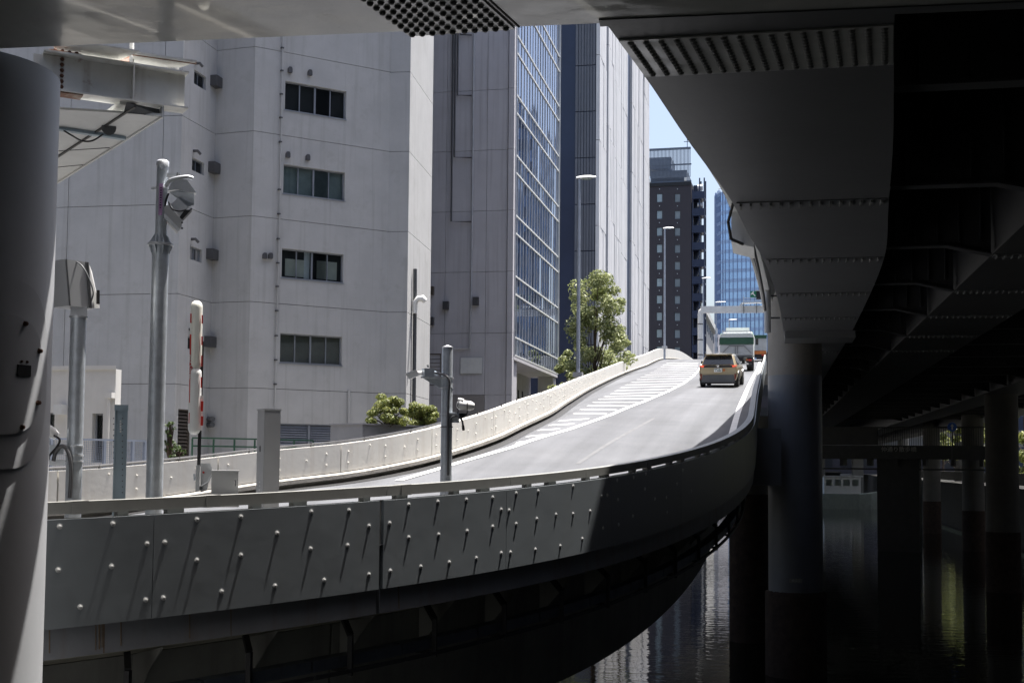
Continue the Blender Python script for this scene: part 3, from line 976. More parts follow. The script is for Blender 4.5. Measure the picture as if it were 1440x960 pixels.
# white service box and cables on the deck edge
bx = at(1041, 316, 28.5)
t2 = Vector((.06, 1, 0)).normalized()
MB().prism([bx + Vector((.26, 0, .52)), bx + Vector((-.20, 0, .42)), bx + Vector((-.20, 0, -.38)), bx + Vector((.30, 0, -.52))], (0, 1.6, 0)).build('service_box', M['soffit'], via)
cpts = [at(1031, 286, 27.5), at(1024, 312, 27.8), at(1028, 336, 28), at(1044, 343, 28.5), at(1058, 340, 29), at(1066, 375, 31), at(1074, 415, 34), at(1076, 436, 36)]
MB().tube(cpts, .035, 6).build('black_cable', M['black'], via)
MB().tube([at(1052, 344, 30), at(1062, 375, 32.5), at(1071, 408, 35), at(1076, 438, 37.5)], .055, 6).build('grey_conduit', M['drain'], via)
MB().rings([[p, p + Vector((.16, 0, .0)), p + Vector((.3, 0, .5)), p + Vector((.1, 0, .5))] for p in (at(1054, 336, 31), at(1066, 378, 34), at(1078, 425, 38))]).build('edge_trim', M['soffit'], via)
# hanging drain stub on the right
dq = at(1345, 30, 16)
MB().tube([dq + Vector((0, 0, 1.2)), dq, at(1345, 88, 16)], .17, 16).build('drain_stub', M['pier'], via, smooth=50)

# ramp piers standing in the canal
for px, d, r in ((1053, 46, .62), (1074, 74, .7)):
    c = at(px, 700, d); c.z = 0
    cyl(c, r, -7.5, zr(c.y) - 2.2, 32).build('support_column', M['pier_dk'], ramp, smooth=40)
    cyl(c, r * 1.12, -7.5, -1.0 if d < 50 else -2.4, 32).build('column_footing', M['pier_base'], ramp, smooth=40)
bxp = at(1075, 642, 37.6)
MB().box(bxp, .88, .5, 1.66, R0, FH).build('junction_box', M['pier_st'], via)
# more viaduct columns
for px, d, r in ((1310, 123, .80), (1368, 97, .80), (1409, 65, .80), (1270, 190, .8), (1285, 205, .8), (1352, 150, .8)):
    c = at(px, 640, d); c.z = 0
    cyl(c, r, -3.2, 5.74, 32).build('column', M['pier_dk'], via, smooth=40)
    cyl(c, r * 1.06, -7.5, -3.2, 32).build('column_base', M['pier_base'], via, smooth=40)

# ================================================================== BUILDINGS: helpers
class Face:
    def __init__(s, A, B):
        s.A, s.B = Vector((A[0], A[1], 0)), Vector((B[0], B[1], 0))
        s.u = (s.B - s.A); s.L = s.u.length; s.u.normalize()
        s.n = Vector((s.u.y, -s.u.x, 0))
    def pt(s, u, z, out=0.0):
        return s.A + s.u * u + s.n * out + Vector((0, 0, z))
    def uz(s, px, py):
        v = ray(px, py)
        t = s.A.dot(s.n) / v.dot(s.n)
        h = v * t
        return (h - s.A).dot(s.u), h.z
    def rect(s, x0, y0, x1, y1):
        a, b = s.uz(x0, y0), s.uz(x1, y0)
        c, d = s.uz(x0, y1), s.uz(x1, y1)
        return (a[0] + c[0]) / 2, (b[0] + d[0]) / 2, (c[1] + d[1]) / 2, (a[1] + b[1]) / 2
def panel(f, u0, u1, z0, z1, ops=(), depth=.12, out=0.0, rev=.14):
    m = MB()
    ops = [o for o in ops if o[1] > u0 and o[0] < u1 and o[3] > z0 and o[2] < z1]
    us = sorted(set([u0, u1] + [x for o in ops for x in o[:2]]))
    zs = sorted(set([z0, z1] + [x for o in ops for x in o[2:4]]))
    for i in range(len(us) - 1):
        for j in range(len(zs) - 1):
            cu, cz = (us[i] + us[i + 1]) / 2, (zs[j] + zs[j + 1]) / 2
            if any(o[0] < cu < o[1] and o[2] < cz < o[3] for o in ops): continue
            m.add([f.pt(us[i], zs[j], out), f.pt(us[i + 1], zs[j], out), f.pt(us[i + 1], zs[j + 1], out), f.pt(us[i], zs[j + 1], out)], [(0, 1, 2, 3)])
    loops = [(u0, u1, z0, z1, depth)] + [(*o[:4], rev) for o in ops]
    for a, b, c, d, dp_ in loops:
        cs = [(a, c), (b, c), (b, d), (a, d)]
        for k in range(4):
            p, q_ = cs[k], cs[(k + 1) % 4]
            m.add([f.pt(*p, out), f.pt(*q_, out), f.pt(*q_, out - dp_), f.pt(*p, out - dp_)], [(0, 1, 2, 3)])
    return m
def fbox(f, u0, u1, z0, z1, o0, o1):
    """box on a face from out=o0 to out=o1"""
    return MB().rings([[f.pt(u0, z0, o), f.pt(u1, z0, o), f.pt(u1, z1, o), f.pt(u0, z1, o)] for o in (o0, o1)])
def window(f, r, nm, parent, back=None, rev=.14, name='window', pane=None, fr=.05, framemat=None, backname='blind'):
    u0, u1, z0, z1 = r
    m = MB()
    def fb_(a, b, c, d, o0=-rev - .05, o1=-rev + .02):
        g_ = fbox(f, a, b, c, d, o0, o1)
        m.add(g_.v, g_.f)
    fb_(u0, u1, z0, z0 + fr); fb_(u0, u1, z1 - fr, z1)
    fb_(u0, u0 + fr, z0 + fr, z1 - fr); fb_(u1 - fr, u1, z0 + fr, z1 - fr)
    w_ = (u1 - u0) / nm
    for k in range(1, nm):
        wf = fr * (1.5 if nm == 4 and k == 2 else .8)
        fb_(u0 + k * w_ - wf / 2, u0 + k * w_ + wf / 2, z0 + fr, z1 - fr)
    W = m.build(name, framemat or M['frame'], parent)
    for k in range(nm):
        MB().add([f.pt(u0 + k * w_ + .01, z0 + .01, -rev - .02), f.pt(u0 + (k + 1) * w_ - .01, z0 + .01, -rev - .02), f.pt(u0 + (k + 1) * w_ - .01, z1 - .01, -rev - .02), f.pt(u0 + k * w_ + .01, z1 - .01, -rev - .02)], [(0, 1, 2, 3)]).build('pane', pane or M['pane'], W)
    if back:
        MB().add([f.pt(u0, z0, -rev - .10), f.pt(u1, z0, -rev - .10), f.pt(u1, z1, -rev - .10), f.pt(u0, z1, -rev - .10)], [(0, 1, 2, 3)]).build(backname, back, W)
    return W
def core(name, poly, z0, z1, material, parent):
    return MB().rings([[Vector((x, y, z)) for x, y in poly] for z in (z0, z1)]).build(name, material, parent)
def cxy(px, d, py=400):
    p = at(px, py, d)
    return (p.x, p.y)
def shrink_poly(pts, k):
    return pts

# ================================================================== BUILDING A (pale angular block)
A_ = [cxy(-60, 52.2), cxy(250, 50.5), cxy(298, 53.4), cxy(352, 52.8), cxy(535, 56.0), cxy(545, 56.2), cxy(573, 56.1), cxy(605.5, 61.3)]
# levels
bA = thing('concrete_building', 'tall pale grey angular block with rows of four light windows', 'building', (A_[3][0], A_[3][1], GZ))
lev = [3.04 + 3.585 * k for k in range(-1, 9)]
lev[0] = GZ
fA = [Face(A_[i], A_[i + 1]) for i in range(len(A_) - 1)]
winf = fA[3]
wins = [(402, 112, 488, 155), (398.5, 232, 485, 272), (396, 351, 482, 391), (393, 472, 480, 512)]
wr = [winf.rect(x0, y0 + 3, x1, y1 + 3) for x0, y0, x1, y1 in wins]
u0m, u1m = wr[1][0], wr[1][1]
wz = [lev[k] + 1.12 for k in range(1, 9)]
rows_ = [(u0m, u1m, z, z + 1.24) for z in wz[:4]]
lou = winf.rect(394, 596, 478, 626)
lou = (u0m - .02, u1m - .04, max(lou[2], GZ + .9), lou[3])
fs1 = fA[1]
su = [fs1.uz(265, 100)[0], fs1.uz(284, 100)[0]]
smalls = []
for y0, y1 in ((97, 117), (222, 240), (347, 366), (474, 492)):
    za, zb = fs1.uz(272, y1)[1], fs1.uz(272, y0)[1]
    smalls.append((fs1.L * .32, fs1.L * .68, za, zb))
lou2 = (fs1.L * .1, fs1.L * .45, GZ + .1, fs1.uz(255, 575)[1])
for i, f in enumerate(fA):
    segs = [(0, f.L)]
    ops = []
    if i == 3: ops = rows_ + [lou]
    if i == 1: ops = smalls + [lou2]
    if i == 0:
        um = f.uz(232, 100)[0]
        segs = [(0, f.L * .5), (f.L * .5, um), (um, f.L)]
    for ua, ub in segs:
        for z0, z1 in zip(lev, lev[1:]):
            g0 = .0 if ua == 0 else .012
            g1 = .0 if ub == f.L else .012
            panel(f, ua + g0, ub - g1, z0 + .011, z1 - .011, ops, depth=.07, rev=.16).build('wall_panel', M['conc_a'], bA)
polyc = []
cpoly = [f_.pt(0, 0, -.055) for f_ in fA] + [fA[-1].pt(fA[-1].L, 0, -.055)]
# back of the joints: one sheet just behind the panels, cut where windows are by being set deeper
m = MB()
for i, f in enumerate(fA):
    for z in lev[1:-1]:
        g_ = fbox(f, .03, f.L - .03, z - .05, z + .05, -.045, -.14)
        m.add(g_.v, g_.f)
m.build('joint_backing', M['joint'], bA)
ci = [f_.pt(f_.L * .5, 0, -.3) for f_ in fA]
inner = [fA[0].pt(0, 0, -.3), fA[0].pt(fA[0].L - .1, 0, -.3), fA[1].pt(.3, 0, -.35), fA[1].pt(fA[1].L, 0, -.3), fA[2].pt(.2, 0, -.3), fA[3].pt(0, 0, -.3), fA[3].pt(fA[3].L - .7, 0, -.3), fA[5].pt(-.5, 0, -.7), fA[5].pt(.8, 0, -.5), fA[6].pt(0, 0, -.4), fA[6].pt(fA[6].L, 0, -.3)]
pl_ = [(p.x, p.y) for p in inner] + [(inner[-1].x - 6, inner[-1].y + 22), (inner[0].x - 6, inner[0].y + 22)]
core('inner_core', pl_, GZ, lev[-1] - .05, M['dark_in'], bA)
# flat roof and crown slab
MB().rings([[Vector((x, y, z)) for x, y in pl_] for z in (lev[-1] - .04, lev[-1] + .4)]).build('roof', M['conc_a'], bA)
for k, r in enumerate(rows_):
    back = [M['blind2'], None, M['blind'], M['dark_in'], M['dark_in'], M['blind'], M['blind2'], M['dark_in']][k]
    W = window(winf, r, 4, bA, back)
    g_ = fbox(winf, r[0] - .04, r[1] + .04, r[2] - .05, r[2], -.16, .03).build('sill', M['frame'], W)
    if k == 1:
        for a, b, c, d in ((.09, .45, .02, .78), (.60, .93, .02, .82)):
            w_ = r[1] - r[0]
            fbox(winf, r[0] + a * w_, r[0] + b * w_, r[2] + .1 + c, r[2] + d * 1.1, -.27, -.25).build('board', M['board'], W)
        fbox(winf, r[0] + .39 * (r[1] - r[0]), r[0] + .48 * (r[1] - r[0]), r[2], r[3], -.255, -.245).build('blind', M['galv_lt'], W)
def louvre(f, r, parent, material, pitch=.10, ncol=2):
    u0, u1, z0, z1 = r
    m = MB()
    for a, b, c, d in ((u0, u1, z0, z0 + .05), (u0, u1, z1 - .05, z1), (u0, u0 + .05, z0, z1), (u1 - .05, u1, z0, z1)) + (((u0 + u1) / 2 - .04, (u0 + u1) / 2 + .04, z0, z1),) * (ncol > 1):
        g_ = fbox(f, a, b, c, d, -.15, -.03); m.add(g_.v, g_.f)
    LV = m.build('louvre', material, parent)
    z = z0 + .08
    while z < z1 - .08:
        MB().rings([[f.pt(u, z, -.12), f.pt(u, z + .055, -.14), f.pt(u, z + .05, -.145), f.pt(u, z - .045, -.06), f.pt(u, z - .05, -.055)] for u in (u0 + .05, u1 - .05)]).build('slat', material, LV)
        z += pitch
    return LV
louvre(winf, lou, bA, M['louvre'])
louvre(fs1, lou2, bA, M['louvre_dk'], .14, 1)
for r in smalls:
    window(fs1, r, 2, bA, M['dark_in'], rev=.13, fr=.04)
    # bent vent above each
    c = fs1.pt(r[0] + .1, r[3] + .28, .0)
    MB().tube([c, c + fs1.n * .18, c + fs1.n * .26 + Vector((0, 0, -.12)) + fs1.u * .12], .06, 8).build('wall_vent', M['grey_pipe'], bA)
# vent hoods above big windows
def hood(f, px, py, w=.17, h=.24, parent=bA):
    u, z = f.uz(px, py)
    m = MB().rings([[f.pt(u - w / 2, z - h / 2, o), f.pt(u + w / 2, z - h / 2, o), f.pt(u + w / 2, z + h * .2, o), f.pt(u + w * .3, z + h / 2, o), f.pt(u - w * .3, z + h / 2, o), f.pt(u - w / 2, z + h * .2, o)] for o in (-.02, .15)])
    m.build('vent_hood', M['grey_pipe'], parent)
for px, py in ((407, 99), (435, 103), (404, 218), (432, 222), (371.5, 360), (379.5, 360)):
    hood(winf, px, py)
# pipes on the wall
def wallpipe(f, pts, r, material, parent, out=.06, name='wall_pipe', n=8):
    return MB().tube([f.pt(*f.uz(*p), out) for p in pts], r, n).build(name, material, parent, smooth=60)
wallpipe(winf, [(397, 40), (394, 220), (390, 400), (384, 640)], .035, M['conc_a'], bA)
for py in (68, 100, 133, 166, 200, 267, 301, 336, 370, 403, 437, 472, 506, 540):
    u, z = winf.uz(397 - (py - 40) * .0215, py)
    fbox(winf, u - .06, u + .06, z - .03, z + .03, -.02, .11).build('pipe_clip', M['grey_pipe'], bA)
p_ = fA[2]
wallpipe(p_, [(301, 40), (296, 300), (290, 590)], .075, M['steelpipe'], bA, out=.12)
wallpipe(p_, [(304, 40), (299, 300), (293, 590)], .03, M['grey_pipe'], bA, out=.08)
for py in (108, 232, 356, 480):
    fbox(fA[1], fA[1].L * .80, fA[1].L * .98, fA[1].uz(288, py)[1] - .22, fA[1].uz(288, py)[1] + .22, 0, .3).build('pipe_box', M['grey_pipe'], bA)
u, z = fA[2].uz(302, 594)
for dz in (-.1, .14):
    MB().tube([fA[2].pt(u - .25, z + dz, .1), fA[2].pt(u + .12, z + dz, .35)], .11, 10).build('valve', M['dgrey'], bA, smooth=60)
wallpipe(fA[4], [(490, 548), (489, 640)], .06, M['conc_a'], bA) if False else wallpipe(winf, [(490, 548), (489, 640)], .06, M['conc_a'], bA)
# long grey duct and floodlight on the lit end wall
fl = fA[6]
wallpipe(fl, [(580, 378), (580, 420), (578, 600)], .09, M['dgrey'], bA, out=.12)
u, z = fl.uz(579, 425)
pf = fl.pt(u, z, .15)
sd = (R0).normalized()
MB().tube([pf + Vector((0, 0, -.5)), pf, pf + sd * .15 + Vector((0, 0, .16)), pf + sd * .34 + Vector((0, 0, .17)), pf + sd * .46 + Vector((0, 0, .05))], [.1, .12, .14, .16, .12], 10).build('floodlight', M['white'], bA, smooth=60)
# rooftop sign gantry that shades the upper end wall
# ================================================================== BUILDING B and C (mauve block with a glass flank)
XC = -14.85
yB = at(718, 400, 75).y
bB = thing('glass_flanked_building', 'mauve grey block whose canal side is a blue mirrored curtain wall', 'building', (XC - 4, yB, GZ))
pB0 = Vector((XC - 6.6, yB - .0, 0))
fB = Face((XC - 6.5, yB), (XC, yB))
flr = [0.05 + 3.645 * k for k in range(0, 10)]
flr = [z + .35 for z in flr]
lz = [GZ] + flr
uv1, uv2, uv3 = fB.uz(627, 300)[0], fB.uz(684, 300)[0], fB.uz(713.5, 300)[0]
pz0, pz1 = fB.uz(650, 562)[1], fB.uz(650, 471)[1]
lvz = (fB.uz(600, 500)[0], fB.uz(620, 500)[0], fB.uz(610, 542)[1], fB.uz(610, 497)[1])
for i, (z0, z1) in enumerate(zip(lz, lz[1:])):
    for ua, ub, mt in ((0, uv1, 'conc_b'), (uv1, uv2, 'conc_b'), (uv2, uv3, 'conc_b')):
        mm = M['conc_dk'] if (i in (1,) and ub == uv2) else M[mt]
        panel(fB, ua + .011, ub - .011, z0 + .011, z1 - .011, [lvz] if ua == 0 else (), depth=.08).build('wall_panel', mm, bB)
    # pilaster at the corner
    MB().box((XC - .12, yB + .1, (z0 + z1) / 2), .34, .5, z1 - z0 - .02).build('corner_pilaster', M['conc_b'], bB)
louvre(fB, lvz, bB, M['louvre_dk'], .22, 1)
yC1 = at(783, 400, 91).y
core('inner_core', [(XC - 6.5, yB + .08), (XC - .3, yB + .08), (XC - .3, yC1), (XC - 9, yC1 + 6), (XC - 9, yB + .08)], fB.uz(718, 497)[1] + .02, flr[-1] + .1, M['joint'], bB)
core('ground_core', [(XC - 6.5, yB + .08), (XC - 1.9, yB + .08), (XC - 1.9, yC1), (XC - 9, yC1 + 6), (XC - 9, yB + .08)], GZ, fB.uz(718, 497)[1], M['conc_b'], bB)
r = fB.rect(648, 503, 678, 525)
sg = fbox(fB, *r, .0, .08).build('notice_panel', M['soffit'], bB)
fbox(fB, r[0] - .05, r[1] + .05, r[2] - .05, r[3] + .05, -.01, .04).build('notice_frame', M['mull'], bB)
wallpipe(fB, [(667, 40), (665, 250), (663, 420), (661, 490), (640, 491)], .05, M['mull'], bB, out=.1)
for xx, ye in ((638, 312), (641.5, 222), (645, 135), (648, 50)):
    wallpipe(fB, [(xx, 38), (xx - 2.5 * (ye - 38) / 274, ye), (664, ye + .5)], .05, M['grey_pipe'], bB, out=.14)
for px, py in ((607, 409), (628, 430), (607, 452), (670, 424)):
    u, z = fB.uz(px, py)
    fbox(fB, max(u - .17, .02), max(u + .17, .36), z - .24, z + .24, -.01, .3).build('wall_unit', M['louvre_dk'] if py == 409 else M['grey_pipe'], bB)
# glass flank
fC = Face((XC, yB + .35), (XC, yC1))
NM = 17
z_b = fB.uz(718, 498)[1]
tr = [z_b]
zz = z_b
for k in range(8):
    tr += [zz + 1.08, zz + 3.645]
    zz += 3.645
CW = bB
for j, (z0, z1) in enumerate(zip(tr, tr[1:])):
    for i in range(NM):
        ua, ub = fC.L * i / NM + .03, fC.L * (i + 1) / NM - .03
        tilt = [random.uniform(-.006, .006) for _ in range(4)]
        MB().add([fC.pt(ua, z0 + .03, .0 + tilt[0]), fC.pt(ub, z0 + .03, tilt[1]), fC.pt(ub, z1 - .03, tilt[1] + tilt[2] * .6), fC.pt(ua, z1 - .03, tilt[0] + tilt[2] * .6)], [(0, 1, 2, 3)]).build('pane', M['curtain'], bB)
for i in range(NM + 1):
    u = fC.L * i / NM
    fbox(fC, u - .025, u + .025, tr[0] - .04, tr[-1], -.05, .035 if 0 < i < NM else .12).build('mullion', M['mull'] if i < NM else M['soffit'], bB)
for z in tr:
    fbox(fC, 0, fC.L, z - .045, z + .045, -.05, .06).build('transom', M['soffit'], bB)
fbox(fC, 0, fC.L, z_b - .28, z_b - .07, -2.0, .05).build('soffit_edge', M['conc_b'], bB)
for u in (1.3, fC.L - .4):
    fbox(fC, u - .6 if u > 3 else u - .9, u + .4, GZ, z_b - .29, -1.2, -.1).build('street_column', M['conc_b'], bB)
for i in range(6):
    fbox(fC, 5.2 + i * 1.5, 5.45 + i * 1.5, 4.3, 5.0, -1.91, -1.86).build('slot_window', M['dark_in'], bB)
# ================================================================== BUILDING D (ribbed tower)
XD = -15.5
yD = at(840, 400, 117).y
bD = thing('ribbed_tower', 'tall pale tower clad in vertical ribs with a dark grey end wall', 'building', (XD - 4, yD, GZ))
fD = Face((XD - 3.6, yD), (XD, yD))
uD0 = fD.uz(808, 300)[0]
zs_ = [fD.uz(825, y)[1] for y in (480, 353, 288, 222, 157, 92)]
st_ = zs_[4] - zs_[3]
zD = [GZ] + [zs_[3] + st_ * k for k in range(-5, 9)]
zD = [z for z in zD if z >= GZ]
nr = 8
for z0, z1 in zip(zD, zD[1:]):
    for i in range(nr):
        ua = uD0 + (fD.L - uD0) * i / nr
        ub = uD0 + (fD.L - uD0) * (i + 1) / nr
        fbox(fD, ua + .025, ub - .025, z0 + .05, z1 - .05, -.1, .0 if i % 2 else .05).build('rib_panel', M['ribdk'], bD)
core('inner_core', [(XD - 3.5, yD + .09), (XD - .12, yD + .09), (XD - .12, at(911, 400, 165).y), (XD - 12, at(911, 400, 165).y), (XD - 12, yD + 4), (XD - 3.5, yD + 4)], GZ, zD[-1], M['navy'], bD)
yD1 = at(911, 400, 166).y
fE = Face((XD, yD + .02), (XD, yD1))
def uE(px): return fE.uz(px, 400)[0]
bays = [(840, 850, 'riblt'), (852.5, 856, 'riblt'), (856.5, 862, 'riblt'), (862.5, 871, 'riblt'), (871.5, 880, 'riblt'), (886.5, 891, 'riblt'), (891.5, 896, 'riblt'), (896.5, 902, 'riblt'), (904, 911.4, 'riblt')]
zE = [GZ, 6, 14, 22, 30, 38, 46, 54, 60]
for k, (a, b, mt) in enumerate(bays):
    for j, (z0, z1) in enumerate(zip(zE, zE[1:])):
        off = (k * 3.1) % 4
        z0b, z1b = (z0 + off if j else z0), (z1 + off if j < 7 else z1)
        ua, ub = uE(a), uE(b)
        nrb = max(1, int((ub - ua) / .9))
        m = MB()
        for i in range(nrb):
            w_ = (ub - ua) / nrb
            g_ = fbox(fE, ua + i * w_ + .02, ua + (i + 1) * w_ - .06, z0b + .03, z1b - .03, -.2, random.choice((.10, .12, .14)) + .02 * (k % 2))
            m.add(g_.v, g_.f)
        m.build('cladding_panel', M[mt], bD)
# ================================================================== HOTEL (dark brown) with open stair and roof screen
dH = 223.0
pa, pb = at(903, 400, dH + 1), at(972, 400, dH - 1)
fH = Face((pa.x, pa.y), (pb.x, pb.y))
zH1 = fH.uz(940, 257)[1]
hot = thing('dark_hotel', 'dark brown hotel tower with two columns of small windows and an outside stair', 'building', ((pa.x + pb.x) / 2, pa.y, GZ))
hw = []
fl_h = 24.2 / FPX * dH
for px in (927.5, 952.7):
    for k in range(13):
        u, z = fH.uz(px, 278.5)
        z -= k * fl_h
        hw.append((u - .50, u + .50, z - .72, z + .76))
panel(fH, 0, fH.L, GZ, zH1 - .6, hw, depth=.3, rev=.3).build('front_wall', M['hotel'], hot)
hb = [fH.pt(0, 0, -.34), fH.pt(fH.L, 0, -.34), fH.pt(fH.L, 0, -14), fH.pt(0, 0, -14)]
core('tower_block', [(p.x, p.y) for p in hb], GZ, zH1 - .62, M['hotel'], hot)
for r in hw:
    W = fbox(fH, r[0] - .1, r[1] + .1, r[2] - .1, r[3] + .1, -.30, -.18).build('window', M['hframe'], hot)
    fbox(fH, r[0] + .05, r[1] - .05, r[2] + .05, r[3] - .05, -.2, -.15).build('pane', M['hglass'], W)
    fbox(fH, (r[0] + r[1]) / 2 - .06, (r[0] + r[1]) / 2 + .06, r[3] + .75, r[3] + .9, -.01, .12).build('vent', M['galv_lt'], W)
fbox(fH, 0, fH.L, zH1 - .6, zH1, -14, .15).build('cornice', M['hframe'], hot)
# roof screen: slats on a frame, gaps to the sky
zs1 = fH.uz(940, 208)[1]
scr = fbox(fH, .1, fH.L - .1, zs1 - .35, zs1, -.3, 0).build('screen_frame', M['screen'], hot)
k = 0
u = .15
while u < fH.L - .2:
    fbox(fH, u, u + .13, zH1 + .9, zs1 - .35, -.2, -.05).build('screen_slat', M['screen'], hot)
    u += .24
for z in (zH1 + .1, (zH1 + zs1) / 2):
    fbox(fH, 0, fH.L, z, z + .22, -.4, -.2).build('screen_frame', M['screen'], hot)
core('plant_room', [(p.x, p.y) for p in (fH.pt(1.2, 0, -2), fH.pt(fH.L - 1.0, 0, -2), fH.pt(fH.L - 1, 0, -10), fH.pt(1.2, 0, -10))], zH1, zH1 + 2.6, M['screen'], hot)
core('plant_room', [(p.x, p.y) for p in (fH.pt(.2, 0, -3), fH.pt(fH.L * .55, 0, -3), fH.pt(fH.L * .55, 0, -9), fH.pt(.2, 0, -9))], zH1 + 3.3, zs1 - .9, M['screen'], hot)
for uu in (1.0, fH.L - 1.2):
    fbox(fH, uu, uu + .4, zH1 + .2, zH1 + .75, -.1, .3).build('floodlight', M['soffit'], hot)
ax = fH.pt(fH.L - .8, zs1, -1)
MB().bar(ax, ax + Vector((0, 0, 1.6)), .12, .12, (1, 0, 0)).bar(ax + Vector((-.6, 0, 1.2)), ax + Vector((.5, 0, 1.2)), .1, .1).build('mast', M['screen'], hot)
# stair tower
uS0, uS1 = fH.L + .12, fH.uz(991, 400)[0]
zt = fH.uz(980, 250)[1]
for u in (uS0 + .1, (uS0 + uS1) / 2 + .2, uS1 - .1):
    for o in (-.2, -3.0):
        fbox(fH, u - .11, u + .11, GZ, zt if u > uS0 + .5 else zt - 2, o - .2, o).build('stair_post', M['navy'], hot)
z = GZ
k = 0
while z < zt - 1:
    fbox(fH, uS0, uS1, z, z + .25, -3.2, 0).build('landing', M['navy'], hot)
    fbox(fH, uS0, uS1, z + .25, z + 1.3, -.12, -.05).build('balustrade', M['navy'], hot)
    a, b = fH.pt(uS0 + .2, z + .2, -1.5), fH.pt(uS1 - .9, z + fl_h, -1.5)
    MB().bar(a, b, 1.0, .2).build('stair_flight', M['navy'], hot)
    fbox(fH, uS0, uS0 + 1.0, z + .25, z + fl_h, -3.2, -2.9).build('stair_wall', M['navy'], hot)
    z += fl_h
    k += 1
m = MB()
for py in (262, 274, 287):
    pp = fH.pt(uS0 + .9, fH.uz(980, py)[1], -1.2)
    MB().tube([pp, pp + fH.u * .9], .55, 12).build('duct', M['galv_lt'], hot)

# ================================================================== GLASS TOWER (far, rounded)
dT = 520.0
tw = thing('blue_glass_tower', 'tall rounded blue glass tower in the distance beyond the ramp', 'building', at(1060, 400, dT))
tp = [at(1005.5, 400, dT + 13), at(1008, 400, dT + 8), at(1013, 400, dT + 3.5), at(1020, 400, dT + 1), at(1031, 400, dT - .5), at(1055, 400, dT - 3), at(1085, 400, dT - 8), at(1120, 400, dT - 14), at(1135, 400, dT)]
zT = at(1020, 268, dT).z
fp = []
for a, b in zip(tp, tp[1:]):
    n = max(1, round((b - a).length / 1.75))
    fp += [a.lerp(b, k / n) for k in range(n)]
fp.append(tp[-1])
cen = sum(tp, Vector()) / len(tp) + FH * 14
flh = 4.05
nfl = int((zT - GZ) / flh)
def ringz(z, k=0.0):
    return [Vector((p.x + (cen.x - p.x) * k, p.y + (cen.y - p.y) * k, z)) for p in fp]
back = [at(1135, 400, dT + 35), at(1007, 400, dT + 35)]
for j in range(nfl):
    z0 = zT - (j + 1) * flh
    MB().sheet([ringz(z0), ringz(z0 + 2.6)]).build('glass_band', M['tglass'], tw)
    MB().sheet([ringz(z0 + 2.6, -.004), ringz(z0 + 4.05, -.004)]).build('spandrel_band', M['tspan'], tw)
m = MB()
for i, p in enumerate(fp):
    dirn = (p - cen); dirn.z = 0; dirn.normalize()
    m.bar(Vector((p.x, p.y, GZ)) + dirn * .12, Vector((p.x, p.y, zT + (1.2 if i % 3 else .6))) + dirn * .12, .28, .26, (dirn.x, dirn.y, 0))
o = m.build('mullion_fin', M['tmull'], tw)
MB().rings([[Vector((p.x, p.y, z)) for p in [q_ + (cen - q_) * .05 for q_ in fp] + back] for z in (GZ, zT - .2)]).build('core', M['tspan'], tw)
MB().bar(at(1011, 266, dT - 2), at(1016, 264, dT - 1), .6, .4).bar(at(1017, 269, dT - 2), at(1022, 265, dT - 1), .6, .4).build('roof_crane', M['galv_lt'], tw)

# ================================================================== WHITE WEDGE BUILDING and low office blocks beyond
wb = thing('white_office', 'white office with a raked roofline between hotel and glass tower', 'building', at(999, 480, 300))
p0, p1 = at(989, 480, 300), at(1004, 480, 322)
fW = Face((p0.x, p0.y), (p1.x, p1.y))
zw0, zw1 = fW.uz(990, 438)[1], fW.uz(1004, 466)[1]
MB().prism([fW.pt(0, GZ), fW.pt(fW.L, GZ), fW.pt(fW.L, zw1), fW.pt(0, zw0)], fW.n * -8).build('wall', M['white_b'], wb)
MB().bar(fW.pt(-.3, zw0, .3), fW.pt(fW.L + .3, zw1, .3), 1.0, 1.4).build('roof_edge', M['soffit'], wb)
for k in range(7):
    t = (k + .5) / 7
    z = zw0 + (zw1 - zw0) * t - 1.6
    fbox(fW, fW.L * t - .5, fW.L * t + .5, z - 1.6, z, -.1, .12).build('window', M['screen'], wb)
lo = thing('low_flats', 'low grey blue block of flats far down the road', 'building', at(1003, 490, 360))
p0, p1 = at(999, 480, 361), at(1010, 480, 360)
fL = Face((p0.x, p0.y), (p1.x, p1.y))
zl1 = fL.uz(1003, 470)[1]
core('wall', [(p.x, p.y) for p in (fL.pt(0, 0), fL.pt(fL.L, 0), fL.pt(fL.L, 0, -10), fL.pt(0, 0, -10))], GZ, zl1, M['conc_b'], lo)
for k in range(5):
    for j in range(2):
        fbox(fL, .3 + j * 1.1, 1.0 + j * 1.1, zl1 - 2.2 - k * 2.6, zl1 - 1 - k * 2.6, -.1, .08).build('window', M['screen'], lo)

# ================================================================== PORTAL GANTRY and SIGN on the crest
dG = 148
gt = thing('portal_gantry', 'white portal frame spanning the ramp crest with a small inspection walkway', 'gantry', at(992, 507, dG))
a0, a1, a2, a3 = at(984.8, 507, dG), at(984.8, 442, dG), at(989, 435.5, dG), at(1100, 434.5, dG)
MB().tube([a0 - Vector((0, 0, 4)), a1, at(985.8, 437.5, dG), a2], .31, 12).build('column', M['soffit'], gt, smooth=50)
MB().bar(a2 - R0 * .25, a3, .6, .76).build('beam', M['soffit'], gt)
for py in (455, 477, 498):
    MB().tube([at(984.8, py, dG), at(984.8, py + 1.5, dG)], .34, 12).build('clamp', M['grey_pipe'], gt)
for px in (1046, 1064):
    MB().bar(at(px, 424, dG - .6), at(px, 441, dG - .6), .09, .09, (1, 0, 0)).build('walkway_post', M['grey_pipe'], gt)
MB().bar(at(1044, 426, dG - .7), at(1078, 425, dG - .7), .8, .12).build('walkway_deck', M['galv_lt'], gt)
for py in (419, 422.5):
    MB().bar(at(1045, py, dG - 1.0), at(1078, py, dG - 1.0), .05, .05).build('walkway_rail', M['galv_lt'], gt)
